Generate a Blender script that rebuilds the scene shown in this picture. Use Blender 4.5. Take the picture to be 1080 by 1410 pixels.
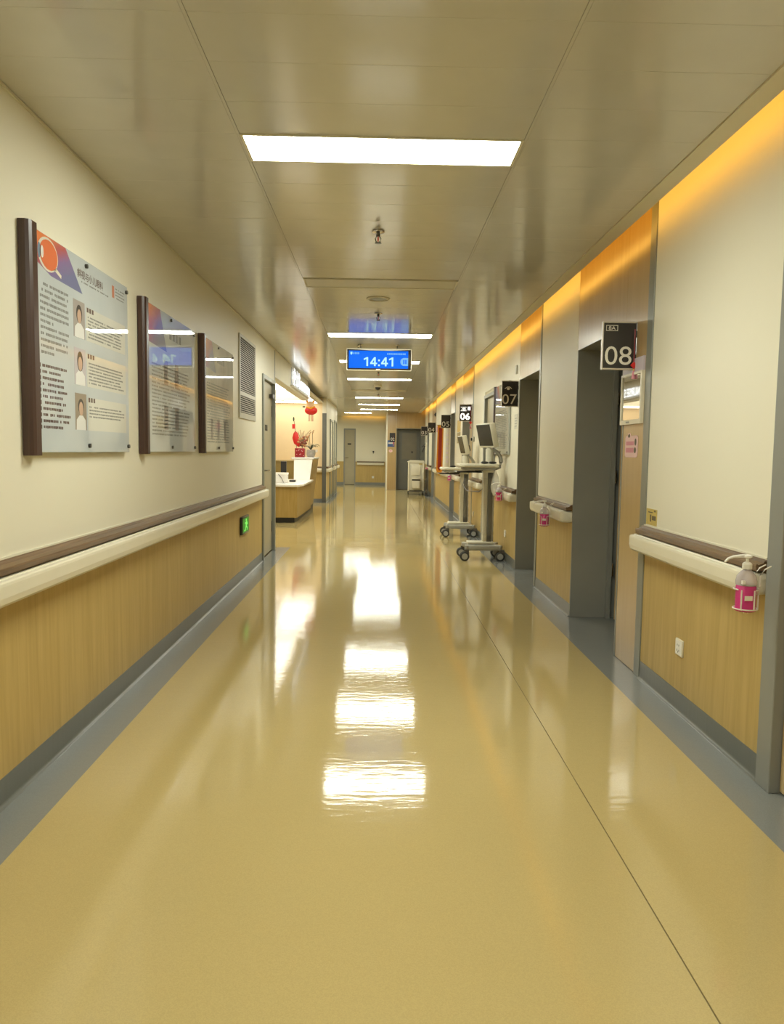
import bpy, bmesh, math, random
from mathutils import Vector, Matrix
random.seed(7)
for o in list(bpy.data.objects): bpy.data.objects.remove(o, do_unlink=True)
SC = bpy.context.scene
C = SC.collection
PI = math.pi

# ------------------------------------------------------------------ camera
PITCH, YAW, ROLL, FPX, CAM_H = 0.0816, 0.01905, -0.0138, 1028.0, 1.33
cp, sp, cy, sy, cr, sr = math.cos(PITCH), math.sin(PITCH), math.cos(YAW), math.sin(YAW), math.cos(ROLL), math.sin(ROLL)
fw = Vector((sy*cp, cy*cp, -sp)); rt = Vector((cy, -sy, 0)); dn = fw.cross(rt)
rt2 = cr*rt + sr*dn; dn2 = -sr*rt + cr*dn
cam_d = bpy.data.cameras.new('camera'); cam = bpy.data.objects.new('camera', cam_d); C.objects.link(cam)
cam_d.sensor_fit = 'VERTICAL'; cam_d.sensor_height = 36.0; cam_d.lens = FPX*36.0/1410.0
cam_d.clip_start = 0.05; cam_d.clip_end = 200
cam.matrix_world = Matrix(((rt2.x, -dn2.x, -fw.x, 0), (rt2.y, -dn2.y, -fw.y, 0), (rt2.z, -dn2.z, -fw.z, CAM_H), (0, 0, 0, 1)))
SC.camera = cam

# ------------------------------------------------------------------ world and exposure
w = bpy.data.worlds.new('world'); SC.world = w; w.use_nodes = True
w.node_tree.nodes['Background'].inputs[0].default_value = (0.9, 0.85, 0.7, 1)
w.node_tree.nodes['Background'].inputs[1].default_value = 0.02
SC.view_settings.view_transform = 'Standard'; SC.view_settings.look = 'None'
SC.view_settings.gamma = 1.0; SC.view_settings.use_curve_mapping = False
SC.view_settings.exposure = 0.0
PANEL_E = 41.0        # strength of the lit corridor panels
NURSE_E = 4.8         # luminous ceiling of the nurse station
COVE_E = 4.6         # amber LED strip in the cove

# ------------------------------------------------------------------ materials
M = {}
def new_mat(name):
    m = bpy.data.materials.new(name); m.use_nodes = True; M[name] = m
    return m, m.node_tree, m.node_tree.nodes['Principled BSDF']
def add(nt, t, **k):
    n = nt.nodes.new(t)
    for a, v in k.items(): setattr(n, a, v)
    return n
def mat(name, col, rough=0.5, metal=0.0, spec=0.5, coat=0.0, emit=None, estr=0.0, alpha=None, trans=0.0, var=0.06, vscale=(6, 6, 6), bump=0.0, bscale=(200, 200, 200), ior=1.5, coat_rough=0.03):
    m, nt, b = new_mat(name)
    tc = add(nt, 'ShaderNodeTexCoord')
    if var > 0:
        mp = add(nt, 'ShaderNodeMapping'); mp.inputs['Scale'].default_value = vscale
        nz = add(nt, 'ShaderNodeTexNoise'); nz.inputs['Scale'].default_value = 1.0; nz.inputs['Detail'].default_value = 4
        rp = add(nt, 'ShaderNodeValToRGB')
        rp.color_ramp.elements[0].position = .3; rp.color_ramp.elements[1].position = .7
        rp.color_ramp.elements[0].color = (*[c*(1-var) for c in col], 1); rp.color_ramp.elements[1].color = (*[min(1, c*(1+var)) for c in col], 1)
        nt.links.new(tc.outputs['Object'], mp.inputs[0]); nt.links.new(mp.outputs[0], nz.inputs['Vector'])
        nt.links.new(nz.outputs[0], rp.inputs[0]); nt.links.new(rp.outputs[0], b.inputs['Base Color'])
    else:
        b.inputs['Base Color'].default_value = (*col, 1)
    if bump > 0:
        mp2 = add(nt, 'ShaderNodeMapping'); mp2.inputs['Scale'].default_value = bscale
        n2 = add(nt, 'ShaderNodeTexNoise'); n2.inputs['Scale'].default_value = 1.0; n2.inputs['Detail'].default_value = 2
        bp = add(nt, 'ShaderNodeBump'); bp.inputs['Strength'].default_value = 1.0; bp.inputs['Distance'].default_value = bump
        nt.links.new(tc.outputs['Object'], mp2.inputs[0]); nt.links.new(mp2.outputs[0], n2.inputs['Vector'])
        nt.links.new(n2.outputs[0], bp.inputs['Height']); nt.links.new(bp.outputs[0], b.inputs['Normal'])
        if coat > 0: nt.links.new(bp.outputs[0], b.inputs['Coat Normal'])
    b.inputs['Roughness'].default_value = rough; b.inputs['Metallic'].default_value = metal
    b.inputs['Specular IOR Level'].default_value = spec; b.inputs['IOR'].default_value = ior
    b.inputs['Coat Weight'].default_value = coat; b.inputs['Coat Roughness'].default_value = coat_rough
    if trans: b.inputs['Transmission Weight'].default_value = trans
    if alpha is not None: b.inputs['Alpha'].default_value = alpha
    if emit:
        b.inputs['Emission Color'].default_value = (*emit, 1); b.inputs['Emission Strength'].default_value = estr
    return m
def wood(name, a, bcol, rough=0.45, coat=0.0, scale=(26, 26, 1.4)):
    m, nt, b = new_mat(name)
    tc = add(nt, 'ShaderNodeTexCoord'); mp = add(nt, 'ShaderNodeMapping'); mp.inputs['Scale'].default_value = scale
    nz = add(nt, 'ShaderNodeTexNoise'); nz.inputs['Scale'].default_value = 1.0; nz.inputs['Detail'].default_value = 7; nz.inputs['Roughness'].default_value = .62; nz.inputs['Distortion'].default_value = .6
    rp = add(nt, 'ShaderNodeValToRGB'); rp.color_ramp.elements[0].position = .32; rp.color_ramp.elements[1].position = .68
    rp.color_ramp.elements[0].color = (*a, 1); rp.color_ramp.elements[1].color = (*bcol, 1)
    nt.links.new(tc.outputs['Object'], mp.inputs[0]); nt.links.new(mp.outputs[0], nz.inputs['Vector'])
    nt.links.new(nz.outputs[0], rp.inputs[0]); nt.links.new(rp.outputs[0], b.inputs['Base Color'])
    b.inputs['Roughness'].default_value = rough; b.inputs['Coat Weight'].default_value = coat; b.inputs['Coat Roughness'].default_value = .30
    return m
def emis(name, col, s, base=None):
    m, nt, b = new_mat(name)
    b.inputs['Base Color'].default_value = (*(base or [min(.8, c) for c in col]), 1); b.inputs['Roughness'].default_value = .4
    b.inputs['Emission Color'].default_value = (*col, 1); b.inputs['Emission Strength'].default_value = s
    if base: b.inputs['Specular IOR Level'].default_value = .05
    return m

def floor_mat(name, col, rough, speck):
    m, nt, b = new_mat(name)
    tc = add(nt, 'ShaderNodeTexCoord')
    def noise(scale, det, rot=None):
        mp = add(nt, 'ShaderNodeMapping'); mp.inputs['Scale'].default_value = scale
        n = add(nt, 'ShaderNodeTexNoise'); n.inputs['Scale'].default_value = 1; n.inputs['Detail'].default_value = det
        nt.links.new(tc.outputs['Object'], mp.inputs[0]); nt.links.new(mp.outputs[0], n.inputs['Vector']); return n
    n1 = noise((320, 320, 320), 2); n2 = noise((1.3, 1.3, 1.3), 3)
    r1 = add(nt, 'ShaderNodeValToRGB'); r1.color_ramp.elements[0].position = .36; r1.color_ramp.elements[1].position = .64
    r1.color_ramp.elements[0].color = (*[c*(1-speck) for c in col], 1); r1.color_ramp.elements[1].color = (*[c*(1+speck) for c in col], 1)
    mx = add(nt, 'ShaderNodeMix', data_type='RGBA', blend_type='MULTIPLY'); mx.inputs[0].default_value = 1.0
    r2 = add(nt, 'ShaderNodeValToRGB'); r2.color_ramp.elements[0].color = (.95, .95, .95, 1); r2.color_ramp.elements[1].color = (1.04, 1.04, 1.04, 1)
    nt.links.new(n1.outputs[0], r1.inputs[0]); nt.links.new(n2.outputs[0], r2.inputs[0])
    nt.links.new(r1.outputs[0], mx.inputs[6]); nt.links.new(r2.outputs[0], mx.inputs[7]); nt.links.new(mx.outputs[2], b.inputs['Base Color'])
    # slight unevenness of the rolled sheet, which breaks the reflections up
    n3 = noise((8, 32, 1), 4); n4 = noise((1.1, 2.2, 1), 1)
    b1 = add(nt, 'ShaderNodeBump'); b1.inputs['Distance'].default_value = .00055
    b2 = add(nt, 'ShaderNodeBump'); b2.inputs['Distance'].default_value = .0011
    nt.links.new(n3.outputs[0], b1.inputs['Height']); nt.links.new(n4.outputs[0], b2.inputs['Height'])
    nt.links.new(b1.outputs[0], b2.inputs['Normal']); nt.links.new(b2.outputs[0], b.inputs['Normal'])
    b.inputs['Roughness'].default_value = rough; b.inputs['Specular IOR Level'].default_value = .62
    return m

floor_mat('vinyl', (.515, .402, .175), .07, .05)
floor_mat('vinyl_grey', (.235, .245, .235), .15, .05)
floor_mat('vinyl_base', (.15, .155, .14), .28, .04)
mat('seam', (.16, .12, .06), .8)
mat('wall_white', (.80, .755, .61), .42, var=.015, vscale=(.8, .8, .8), spec=.35)
mat('wall_peach', (.84, .66, .40), .5, var=.02)
mat('plaster', (.72, .66, .50), .8, var=.02)
mat('ceil_tile', (.60, .58, .52), .13, var=.02, spec=.95, bump=.00022, bscale=(3, 10, 1))
mat('ceil_back', (.25, .23, .18), .9)
mat('cornice', (.70, .66, .52), .45, var=.02)
wood('oak', (.47, .325, .105), (.58, .42, .155), .42)
wood('oak_panel', (.42, .28, .115), (.48, .33, .145), .24, coat=.6, scale=(16, 16, 1.0))
wood('oak_door', (.50, .36, .17), (.60, .45, .23), .4, scale=(18, 18, 1.2))
wood('walnut_rail', (.10, .055, .022), (.22, .13, .06), .38, scale=(14, 1.2, 60))
wood('walnut_dark', (.045, .022, .016), (.075, .036, .026), .33, scale=(40, 40, 2))
mat('pvc_white', (.78, .73, .58), .30, var=.02, spec=.5)
mat('door_dark', (.17, .15, .105), .4, var=.04)
mat('jamb_dark', (.13, .13, .11), .4, var=.04)  # dark grey of doorway 02; on the pier post it paints in shade
mat('metal_grey', (.285, .29, .265), .38, metal=.15, var=.04, vscale=(3, 3, 3))
mat('metal_trim', (.27, .28, .245), .36, metal=.3, var=.03)
mat('door_beige', (.42, .37, .25), .38, var=.03)
mat('dark_gap', (.012, .011, .01), .8, var=0)
mat('black_plastic', (.018, .017, .017), .32, var=.1)
mat('sign_black', (.035, .030, .027), .25, var=.05)
mat('sign_print', (.82, .78, .68), .4, var=0)
mat('sign_edge', (.62, .56, .46), .35, metal=.3, var=.03)
mat('white_print', (.9, .88, .82), .4, var=0)
mat('chrome', (.6, .58, .54), .18, metal=1, var=.03)
mat('steel_dark', (.10, .095, .085), .35, metal=.6, var=.05)
mat('frame_alu', (.55, .53, .46), .4, metal=.4, var=.03)
emis('panel_lit', (.97, 1.0, .87), PANEL_E)
emis('nurse_lit', (1.0, .95, .82), NURSE_E)
emis('cove_led', (1.0, .54, .09), COVE_E)
emis('screen_blue', (.0, .145, .92), 1.0, (0, .01, .04))
emis('screen_text', (.34, .82, 1.0), 1.0, (.1, .1, .1))
emis('screen_pale', (.14, .50, .95), .9, (.05, .05, .05))
emis('letters_lit', (.88, .94, 1.0), 3.2)
emis('exit_green', (.04, .26, .02), .7, (.05, .12, .03))
emis('exit_pale', (.20, .85, .12), 1.0, (.1, .2, .1))
mat('exit_body', (.03, .035, .02), .3, var=.05)
mat('panel_off', (.66, .63, .53), .35, var=.02)
# board printing under clear acrylic: each print colour has the same wavy gloss
def gloss(name, col, var=.0, vscale=(3, 3, 3)):
    return mat(name, col, .55, spec=.3, coat=1.0, coat_rough=.012, var=var, vscale=vscale, bump=.0006, bscale=(1.5, 3.2, 2.0))
gloss('board_paper', (.52, .56, .58), .10, (1.5, 1.5, 1.5)); gloss('board_text', (.22, .22, .21)); gloss('board_title', (.12, .07, .06))
gloss('board_grey', (.45, .43, .36), .2); gloss('portrait_back', (.36, .32, .30)); gloss('portrait_lilac', (.50, .46, .50)); gloss('portrait_brown', (.30, .24, .18))
gloss('skin_print', (.55, .36, .26)); gloss('hair_print', (.05, .04, .035)); gloss('coat_print', (.75, .74, .72))
gloss('eye_white', (.72, .66, .55)); gloss('eye_red', (.72, .16, .05)); gloss('eye_blue', (.18, .25, .35)); gloss('logo_red', (.55, .20, .12)); gloss('box_pale', (.64, .63, .56), .05)
def header_mat():
    m, nt, b = new_mat('board_header')
    tc = add(nt, 'ShaderNodeTexCoord'); mp = add(nt, 'ShaderNodeMapping'); mp.inputs['Rotation'].default_value = (math.radians(-35), 0, 0)
    sx = add(nt, 'ShaderNodeSeparateXYZ'); nz = add(nt, 'ShaderNodeTexNoise'); nz.inputs['Scale'].default_value = 5
    ma = add(nt, 'ShaderNodeVectorMath', operation='DOT_PRODUCT'); ma.inputs[1].default_value = (0, .95, -.75)
    m2 = add(nt, 'ShaderNodeMath', operation='MULTIPLY_ADD'); m2.inputs[1].default_value = .25
    m3 = add(nt, 'ShaderNodeMath', operation='ADD'); m3.inputs[1].default_value = .42
    rp = add(nt, 'ShaderNodeValToRGB'); e = rp.color_ramp.elements
    e[0].position = .0; e[0].color = (.75, .20, .05, 1); e[1].position = 1; e[1].color = (.16, .17, .32, 1)
    x = e.new(.38); x.color = (.45, .09, .09, 1); x = e.new(.66); x.color = (.22, .14, .32, 1)
    nt.links.new(tc.outputs['Generated'], mp.inputs[0]); nt.links.new(mp.outputs[0], sx.inputs[0]); nt.links.new(tc.outputs['Generated'], nz.inputs['Vector'])
    nt.links.new(tc.outputs['Generated'], ma.inputs[0]); nt.links.new(nz.outputs[0], m2.inputs[0]); nt.links.new(ma.outputs['Value'], m3.inputs[0]); nt.links.new(m3.outputs[0], m2.inputs[2])
    nt.links.new(m2.outputs[0], rp.inputs[0]); nt.links.new(rp.outputs[0], b.inputs['Base Color'])
    mp.inputs['Rotation'].default_value = (0, 0, 0); mp.inputs['Scale'].default_value = (1.5, 3.2, 2.0); n2 = add(nt, 'ShaderNodeTexNoise'); n2.inputs['Scale'].default_value = 1; n2.inputs['Detail'].default_value = 2
    bp = add(nt, 'ShaderNodeBump'); bp.inputs['Distance'].default_value = .0006
    nt.links.new(tc.outputs['Object'], mp.inputs[0]); nt.links.new(mp.outputs[0], n2.inputs['Vector']); nt.links.new(n2.outputs[0], bp.inputs['Height'])
    nt.links.new(bp.outputs[0], b.inputs['Normal']); nt.links.new(bp.outputs[0], b.inputs['Coat Normal'])
    b.inputs['Roughness'].default_value = .55; b.inputs['Specular IOR Level'].default_value = .3; b.inputs['Coat Weight'].default_value = 1; b.inputs['Coat Roughness'].default_value = .012
header_mat()
mat('acrylic_edge', (.55, .58, .55), .15, var=0, coat=1)
mat('bottle_clear', (.86, .78, .80), .18, var=0, trans=.55, ior=1.3)
mat('gel_pink', (.60, .045, .21), .12, var=.05, spec=.5)
mat('gel_deep', (.62, .02, .13), .12, var=.05)
mat('wire_white', (.82, .76, .66), .35, var=0)
mat('cart_cream', (.66, .62, .49), .38, var=.03)
mat('cart_grey', (.36, .35, .30), .4, var=.04)
mat('cart_dark', (.10, .092, .075), .42, var=.08)
mat('rubber', (.045, .045, .042), .6, var=.05)
mat('wheel_hub', (.42, .41, .37), .4, var=.03)
mat('screen_off', (.030, .030, .026), .22, var=0, spec=.3)
mat('bag_film', (.80, .78, .72), .22, var=.05, alpha=.45, bump=.004, bscale=(30, 30, 12))
mat('wrap_film', (.80, .77, .68), .12, var=.05, alpha=.14, bump=.003, bscale=(40, 40, 20))
mat('stone_white', (.82, .80, .75), .25, var=.02)
mat('counter_olive', (.36, .27, .09), .4, var=.04)
wood('desk_oak', (.33, .215, .05), (.41, .28, .085), .4)
mat('kick_black', (.02, .018, .015), .4, var=.05)
mat('lantern_red', (.62, .02, .015), .42, var=.06)
mat('lantern_cream', (.85, .55, .30), .5, var=.1)
mat('gold', (.70, .45, .10), .35, metal=.5, var=.08)
mat('pot_red', (.30, .008, .012), .3, var=.15, vscale=(30, 30, 30))
mat('pot_grey', (.45, .43, .38), .3, var=.15, vscale=(20, 20, 20))
mat('leaf_dark', (.03, .045, .015), .35, var=.2)
mat('twig', (.16, .10, .045), .7, var=.15)
mat('bloom', (.48, .24, .09), .5, var=.25, vscale=(40, 40, 40))
mat('bloom_dark', (.28, .07, .04), .5, var=.25, vscale=(40, 40, 40))
mat('silk_red', (.45, .035, .01), .5, var=.1)
mat('silk_orange', (.90, .36, .02), .5, var=.08)
mat('poster_yellow', (.70, .48, .08), .45, var=.15, vscale=(20, 20, 20))
mat('poster_pale', (.62, .60, .50), .4, var=.12, vscale=(8, 8, 8))
mat('poster_blue', (.05, .10, .26), .35, var=.15)
mat('poster_pink', (.78, .52, .50), .45, var=.05)
mat('pink_dark', (.62, .22, .28), .45, var=.05)
mat('note_yellow', (.58, .44, .12), .5, var=.12, vscale=(30, 30, 30))
mat('note_ink', (.12, .09, .05), .6, var=0)
mat('mirror', (.55, .53, .48), .03, metal=.9, var=0)
mat('lilac', (.62, .55, .62), .4, var=.03)
mat('cable', (.05, .05, .06), .5, var=0)

# ------------------------------------------------------------------ helpers
class MB:
    def __init__(s): s.v = []; s.f = []; s.smooth = []
    def mesh(s, vs, fs, smooth=False):
        b = len(s.v); s.v += [tuple(p) for p in vs]
        for f in fs: s.f.append([i+b for i in f]); s.smooth.append(smooth)
        return s
    def box(s, x0, x1, y0, y1, z0, z1):
        vs = [(x, y, z) for z in (z0, z1) for y in (y0, y1) for x in (x0, x1)]
        return s.mesh(vs, [(0, 2, 3, 1), (4, 5, 7, 6), (0, 1, 5, 4), (2, 6, 7, 3), (0, 4, 6, 2), (1, 3, 7, 5)])
    def prism(s, pts, d, smooth=False):          # pts: 3D loop, d: extrusion vector
        n = len(pts); a = [Vector(p) for p in pts]; vs = a+[p+Vector(d) for p in a]
        nrm = Vector((0, 0, 0))
        for i in range(n): nrm += a[i].cross(a[(i+1) % n])
        fl = nrm.dot(Vector(d)) > 0
        fs = [list(range(n))[::-1] if fl else list(range(n)), [i+n for i in range(n)] if fl else [i+n for i in range(n)][::-1]]
        s.mesh(vs, fs)
        b = len(s.v)-2*n
        for i in range(n):
            j = (i+1) % n; q = [b+i, b+j, b+n+j, b+n+i]
            s.f.append(q if fl else q[::-1]); s.smooth.append(smooth)
        return s
    def lathe(s, pts, c=(0, 0, 0), n=20, axis='z', smooth=True):
        vs = []; fs = []
        for r, h in pts:
            for k in range(n):
                a = 2*PI*k/n; p = (r*math.cos(a), r*math.sin(a), h)
                if axis == 'y': p = (p[0], p[2], p[1])
                if axis == 'x': p = (p[2], p[0], p[1])
                vs.append((p[0]+c[0], p[1]+c[1], p[2]+c[2]))
        for i in range(len(pts)-1):
            for k in range(n):
                q = [i*n+k, i*n+(k+1) % n, (i+1)*n+(k+1) % n, (i+1)*n+k]
                fs.append(q if axis != 'y' else q[::-1])
        e = [list(range(n))[::-1], [(len(pts)-1)*n+k for k in range(n)]]
        if axis == 'y': e = [x[::-1] for x in e]
        s.mesh(vs, fs+e, smooth); return s
    def tube(s, path, r, n=8, taper=None):
        P = [Vector(p) for p in path]; vs = []; fs = []
        for i, p in enumerate(P):
            t = (P[min(i+1, len(P)-1)]-P[max(i-1, 0)]).normalized()
            u = t.cross(Vector((0, 0, 1)) if abs(t.z) < .9 else Vector((1, 0, 0))).normalized(); w_ = t.cross(u)
            rr = r if taper is None else r*taper[i]
            for k in range(n):
                a = 2*PI*k/n; vs.append(p+u*(rr*math.cos(a))+w_*(rr*math.sin(a)))
        for i in range(len(P)-1):
            for k in range(n): fs.append([i*n+k, i*n+(k+1) % n, (i+1)*n+(k+1) % n, (i+1)*n+k])
        fs += [list(range(n))[::-1], [(len(P)-1)*n+k for k in range(n)]]
        return s.mesh(vs, fs, True)
    def ball(s, c, rx, ry=None, rz=None, n=14, m=9):
        ry = ry or rx; rz = rz or rx
        vs = []; fs = []
        for i in range(1, m):
            a = PI*i/m
            for k in range(n):
                b = 2*PI*k/n; vs.append((c[0]+rx*math.sin(a)*math.cos(b), c[1]+ry*math.sin(a)*math.sin(b), c[2]-rz*math.cos(a)))
        for i in range(m-2):
            for k in range(n): fs.append([i*n+k, i*n+(k+1) % n, (i+1)*n+(k+1) % n, (i+1)*n+k])
        lo = len(vs); vs += [(c[0], c[1], c[2]-rz), (c[0], c[1], c[2]+rz)]
        for k in range(n): fs.append([lo, (k+1) % n, k]); fs.append([lo+1, (m-2)*n+k, (m-2)*n+(k+1) % n])
        return s.mesh(vs, fs, True)

def offs(p):
    v = Vector((0, 0, 0))
    while p: v += p.location; p = p.parent
    return v
def obj(name, mb, m, parent=None, bevel=0.0, seg=2, label=None):
    """one mesh object from world coordinates; a part sits in its parent's frame"""
    me = bpy.data.meshes.new(name); me.from_pydata(mb.v, [], mb.f); me.update()
    for i, p in enumerate(me.polygons): p.use_smooth = mb.smooth[i]
    if bevel > 0:
        bm = bmesh.new(); bm.from_mesh(me)
        es = [e for e in bm.edges if len(e.link_faces) == 2 and e.calc_face_angle(0) > .5]
        bmesh.ops.bevel(bm, geom=es, offset=bevel, segments=seg, affect='EDGES', profile=.5, clamp_overlap=True)
        bm.to_mesh(me); bm.free()
        if seg > 1:
            for p in me.polygons: p.use_smooth = True
            try: me.set_sharp_from_angle(angle=math.radians(50))
            except Exception: pass
    elif any(mb.smooth): me.set_sharp_from_angle(angle=math.radians(42))
    me.materials.append(M[m])
    o = bpy.data.objects.new(name, me); C.objects.link(o)
    if parent:
        o.parent = parent; me.transform(Matrix.Translation(-offs(parent)))
    else:
        xs = [v.co for v in me.vertices]
        c = Vector(((min(v.x for v in xs)+max(v.x for v in xs))/2, (min(v.y for v in xs)+max(v.y for v in xs))/2, min(v.z for v in xs)))
        me.transform(Matrix.Translation(-c)); o.location = c
    if label: o['label'] = label
    return o
def thing(name, label, cat, loc, group=None):
    o = bpy.data.objects.new(name, None); C.objects.link(o); o.location = loc; o.empty_display_size = .1
    o['label'] = label; o['category'] = cat
    if group: o['group'] = group
    return o
def tag(o, label, cat, group=None):
    o['label'] = label; o['category'] = cat
    if group: o['group'] = group
    return o
def struct(o, label=None):
    o['kind'] = 'structure'
    if label: o['label'] = label
    return o
def sroot(name, label, loc):
    o = bpy.data.objects.new(name, None); C.objects.link(o); o.location = loc; o['kind'] = 'structure'; o['label'] = label
    return o
def copy_tree(o, loc, rz=0, label=None, group=None, parent=None):
    c = o.copy(); C.objects.link(c)
    if parent: c.parent = parent
    else:
        c.location = loc; c.rotation_euler = (0, 0, rz)
        if label: c['label'] = label
        if group: c['group'] = group
    for ch in list(o.children): copy_tree(ch, None, parent=c)
    return c
class Fr:                                       # a flat frame: u to the right, v up, d out of the surface
    def __init__(s, o, r, u): s.o = Vector(o); s.r = Vector(r); s.u = Vector(u); s.n = s.r.cross(s.u)
    def p(s, u, v, d=0): return s.o+s.r*u+s.u*v+s.n*d
    def box(s, mb, u0, u1, v0, v1, d0, d1):
        return mb.prism([s.p(u0, v0, d0), s.p(u1, v0, d0), s.p(u1, v1, d0), s.p(u0, v1, d0)], s.n*(d1-d0))
    def poly(s, mb, pts, d0, d1, smooth=False): return mb.prism([s.p(a, b, d0) for a, b in pts], s.n*(d1-d0), smooth)
    def disc(s, mb, u, v, ru, rv, d0, d1, n=20): return s.poly(mb, [(u+ru*math.cos(2*PI*k/n), v+rv*math.sin(2*PI*k/n)) for k in range(n)], d0, d1, True)
def fleft(y, z, d=0): return Fr((XL+d, y, z), (0, 1, 0), (0, 0, 1))
def fright(y, z, d=0): return Fr((XR-d, y, z), (0, -1, 0), (0, 0, 1))
def fface(x, y, z): return Fr((x, y, z), (1, 0, 0), (0, 0, 1))
def B(*a): return MB().box(*a)
def text(name, body, fr, u, v, h, m, parent, d=.001, ext=.0008, align='LEFT', width=None, bold=0.0):
    cu = bpy.data.curves.new('lettering', 'FONT'); cu.body = body; cu.size = 1.0; cu.align_x = 'LEFT'; cu.offset = bold
    cu.resolution_u = 4
    t = bpy.data.objects.new('lettering', cu); C.objects.link(t)
    bpy.context.view_layer.update()
    me = bpy.data.meshes.new_from_object(t.evaluated_get(bpy.context.evaluated_depsgraph_get()))
    bpy.data.objects.remove(t); bpy.data.curves.remove(cu)
    me.name = name
    xs = [q.co.x for q in me.vertices]; ys = [q.co.y for q in me.vertices]
    x0, x1, y0, y1 = min(xs), max(xs), min(ys), max(ys)
    s = h/(y1-y0); sx = s if width is None else width/(x1-x0)
    uu = u - ((x1-x0)*sx/2 if align == 'CENTER' else 0)
    off = offs(parent)
    for q in me.vertices:
        q.co = fr.p(uu+(q.co.x-x0)*sx, v+(q.co.y-y0)*s, d)-off
    me.materials.clear(); me.materials.append(M[m])
    o = bpy.data.objects.new(name, me); C.objects.link(o); o.parent = parent
    return o

# ------------------------------------------------------------------ setting: sizes
XL, XR, ZC = -1.375, 1.575, 2.635
Y0, YP, YE, YF = -3.0, 18.9, 25.5, 29.0        # back wall, pier, right wall's end, far wall
XF = -1.32                                      # left wall beyond the nurse station
PIT = 0.2875
# ---- floor
fl = struct(obj('floor', B(-5.2, 2.4, Y0, YF+.2, -.12, -.004), 'seam'), 'glossy beige sheet vinyl floor with grey borders')
SEAM = .819
obj('vinyl_sheet', B(-1.187, SEAM-.0022, Y0, YF, -.004, 0), 'vinyl', fl)
obj('vinyl_sheet', B(SEAM+.0022, 1.382, Y0, YF, -.004, 0), 'vinyl', fl)
obj('vinyl_sheet', B(-5.0, -1.187, 10.14, 18.71, -.004, 0), 'vinyl', fl)
obj('vinyl_sheet', B(-5.0, -1.187, 23.9, YF, -.004, 0), 'vinyl', fl)
obj('border_strip', B(XL-.01, -1.187, Y0, 10.14, -.004, .0), 'vinyl_grey', fl)
obj('border_strip', B(-5.0, XL-.01, 9.95, 10.14, -.004, .0), 'vinyl_grey', fl)
obj('border_strip', B(1.382, 1.96, Y0, YF, -.004, .0), 'vinyl_grey', fl)
obj('border_strip', B(-5.0, -1.187, 18.71, YP, -.004, .0), 'vinyl_grey', fl)
obj('border_strip', B(XF, -1.187, YP, 23.9, -.004, .0), 'vinyl_grey', fl)
# ---- ceiling: planks of 0.29 m in three columns
LIT_Y = [3.37-2.5875, 3.37, 8.545+.06, 11.13, 13.84, 18.6, 21.35, 23.85]
OFF_Y = [5.98, 16.4, 3.37-2*2.5875]
ce = struct(obj('ceiling', B(-5.2, 2.2, Y0-.2, YF+.2, 2.95, 3.05), 'ceil_back'), 'glossy metal plank ceiling with recessed light panels')
obj('void_lining', B(-5.2, 1.33, Y0, YF-.17, ZC+.011, ZC+.02), 'ceil_tile', ce)
def tile_mesh(wd, dp):
    me = bpy.data.meshes.new('ceiling_tile'); mb = B(-wd/2, wd/2, -dp/2, dp/2, 0, .012)
    me.from_pydata(mb.v, [], mb.f); me.materials.append(M['ceil_tile'])
    bm = bmesh.new(); bm.from_mesh(me)
    bmesh.ops.bevel(bm, geom=[e for e in bm.edges if all(v.co.z < .001 for v in e.verts)], offset=.0010, segments=1, affect='EDGES'); bm.to_mesh(me); bm.free()
    return me
cols = [(XL+.003, -.6065), (-.5935, .5935), (.6065, 1.335)]
tm = {}
lights_y = LIT_Y+OFF_Y
for ci, (a, b) in enumerate(cols):
    y = 3.37-.5*PIT-22*PIT
    while y < YF-.2:
        dp = PIT if y < 13.0 else 2*PIT
        if ci == 1:
            ly = [q for q in lights_y if q-.15 < y+dp-.02 and q+.15 > y+.02]
        else: ly = []
        y1 = min(y+dp, YF-.17); segs = [(y, y1)]
        for q in ly:
            ns = []
            for s0, s1 in segs:
                if s0 < q-.15-.02: ns.append((s0, min(s1, q-.15)))
                if s1 > q+.15+.02: ns.append((max(s0, q+.15), s1))
            segs = ns
        for s0, s1 in segs:
            key = (ci, round(s1-s0, 3))
            if key not in tm: tm[key] = tile_mesh(b-a, s1-s0-.0007)
            o = bpy.data.objects.new('ceiling_tile', tm[key]); C.objects.link(o); o.parent = ce
            o.location = Vector(((a+b)/2, (s0+s1)/2, ZC))-ce.location
            o.rotation_euler = (random.uniform(-.0007, .0007), random.uniform(-.0004, .0004), 0)
        y = y1
for x in (-.6, .6): obj('carrier_strip', B(x-.0055, x+.0055, Y0, YF, ZC-.0008, ZC+.006), 'ceil_tile', ce)
# corridor ceiling over the open corner beyond the nurse station and the far area
obj('ceiling_sheet', B(-5.0, XL, 14.86, YP, ZC, ZC+.012), 'ceil_tile', ce)
obj('ceiling_sheet', B(-5.0, XL, 23.7, YF, ZC, ZC+.012), 'ceil_tile', ce)
obj('ceiling_sheet', B(XL-.005, XL+.003, Y0, 9.95, ZC, ZC+.012), 'seam', ce)
obj('nurse_station_ceiling', B(-5.0, XL-.03, 9.95, YP, 2.50, 2.53), 'cornice', ce)
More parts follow.
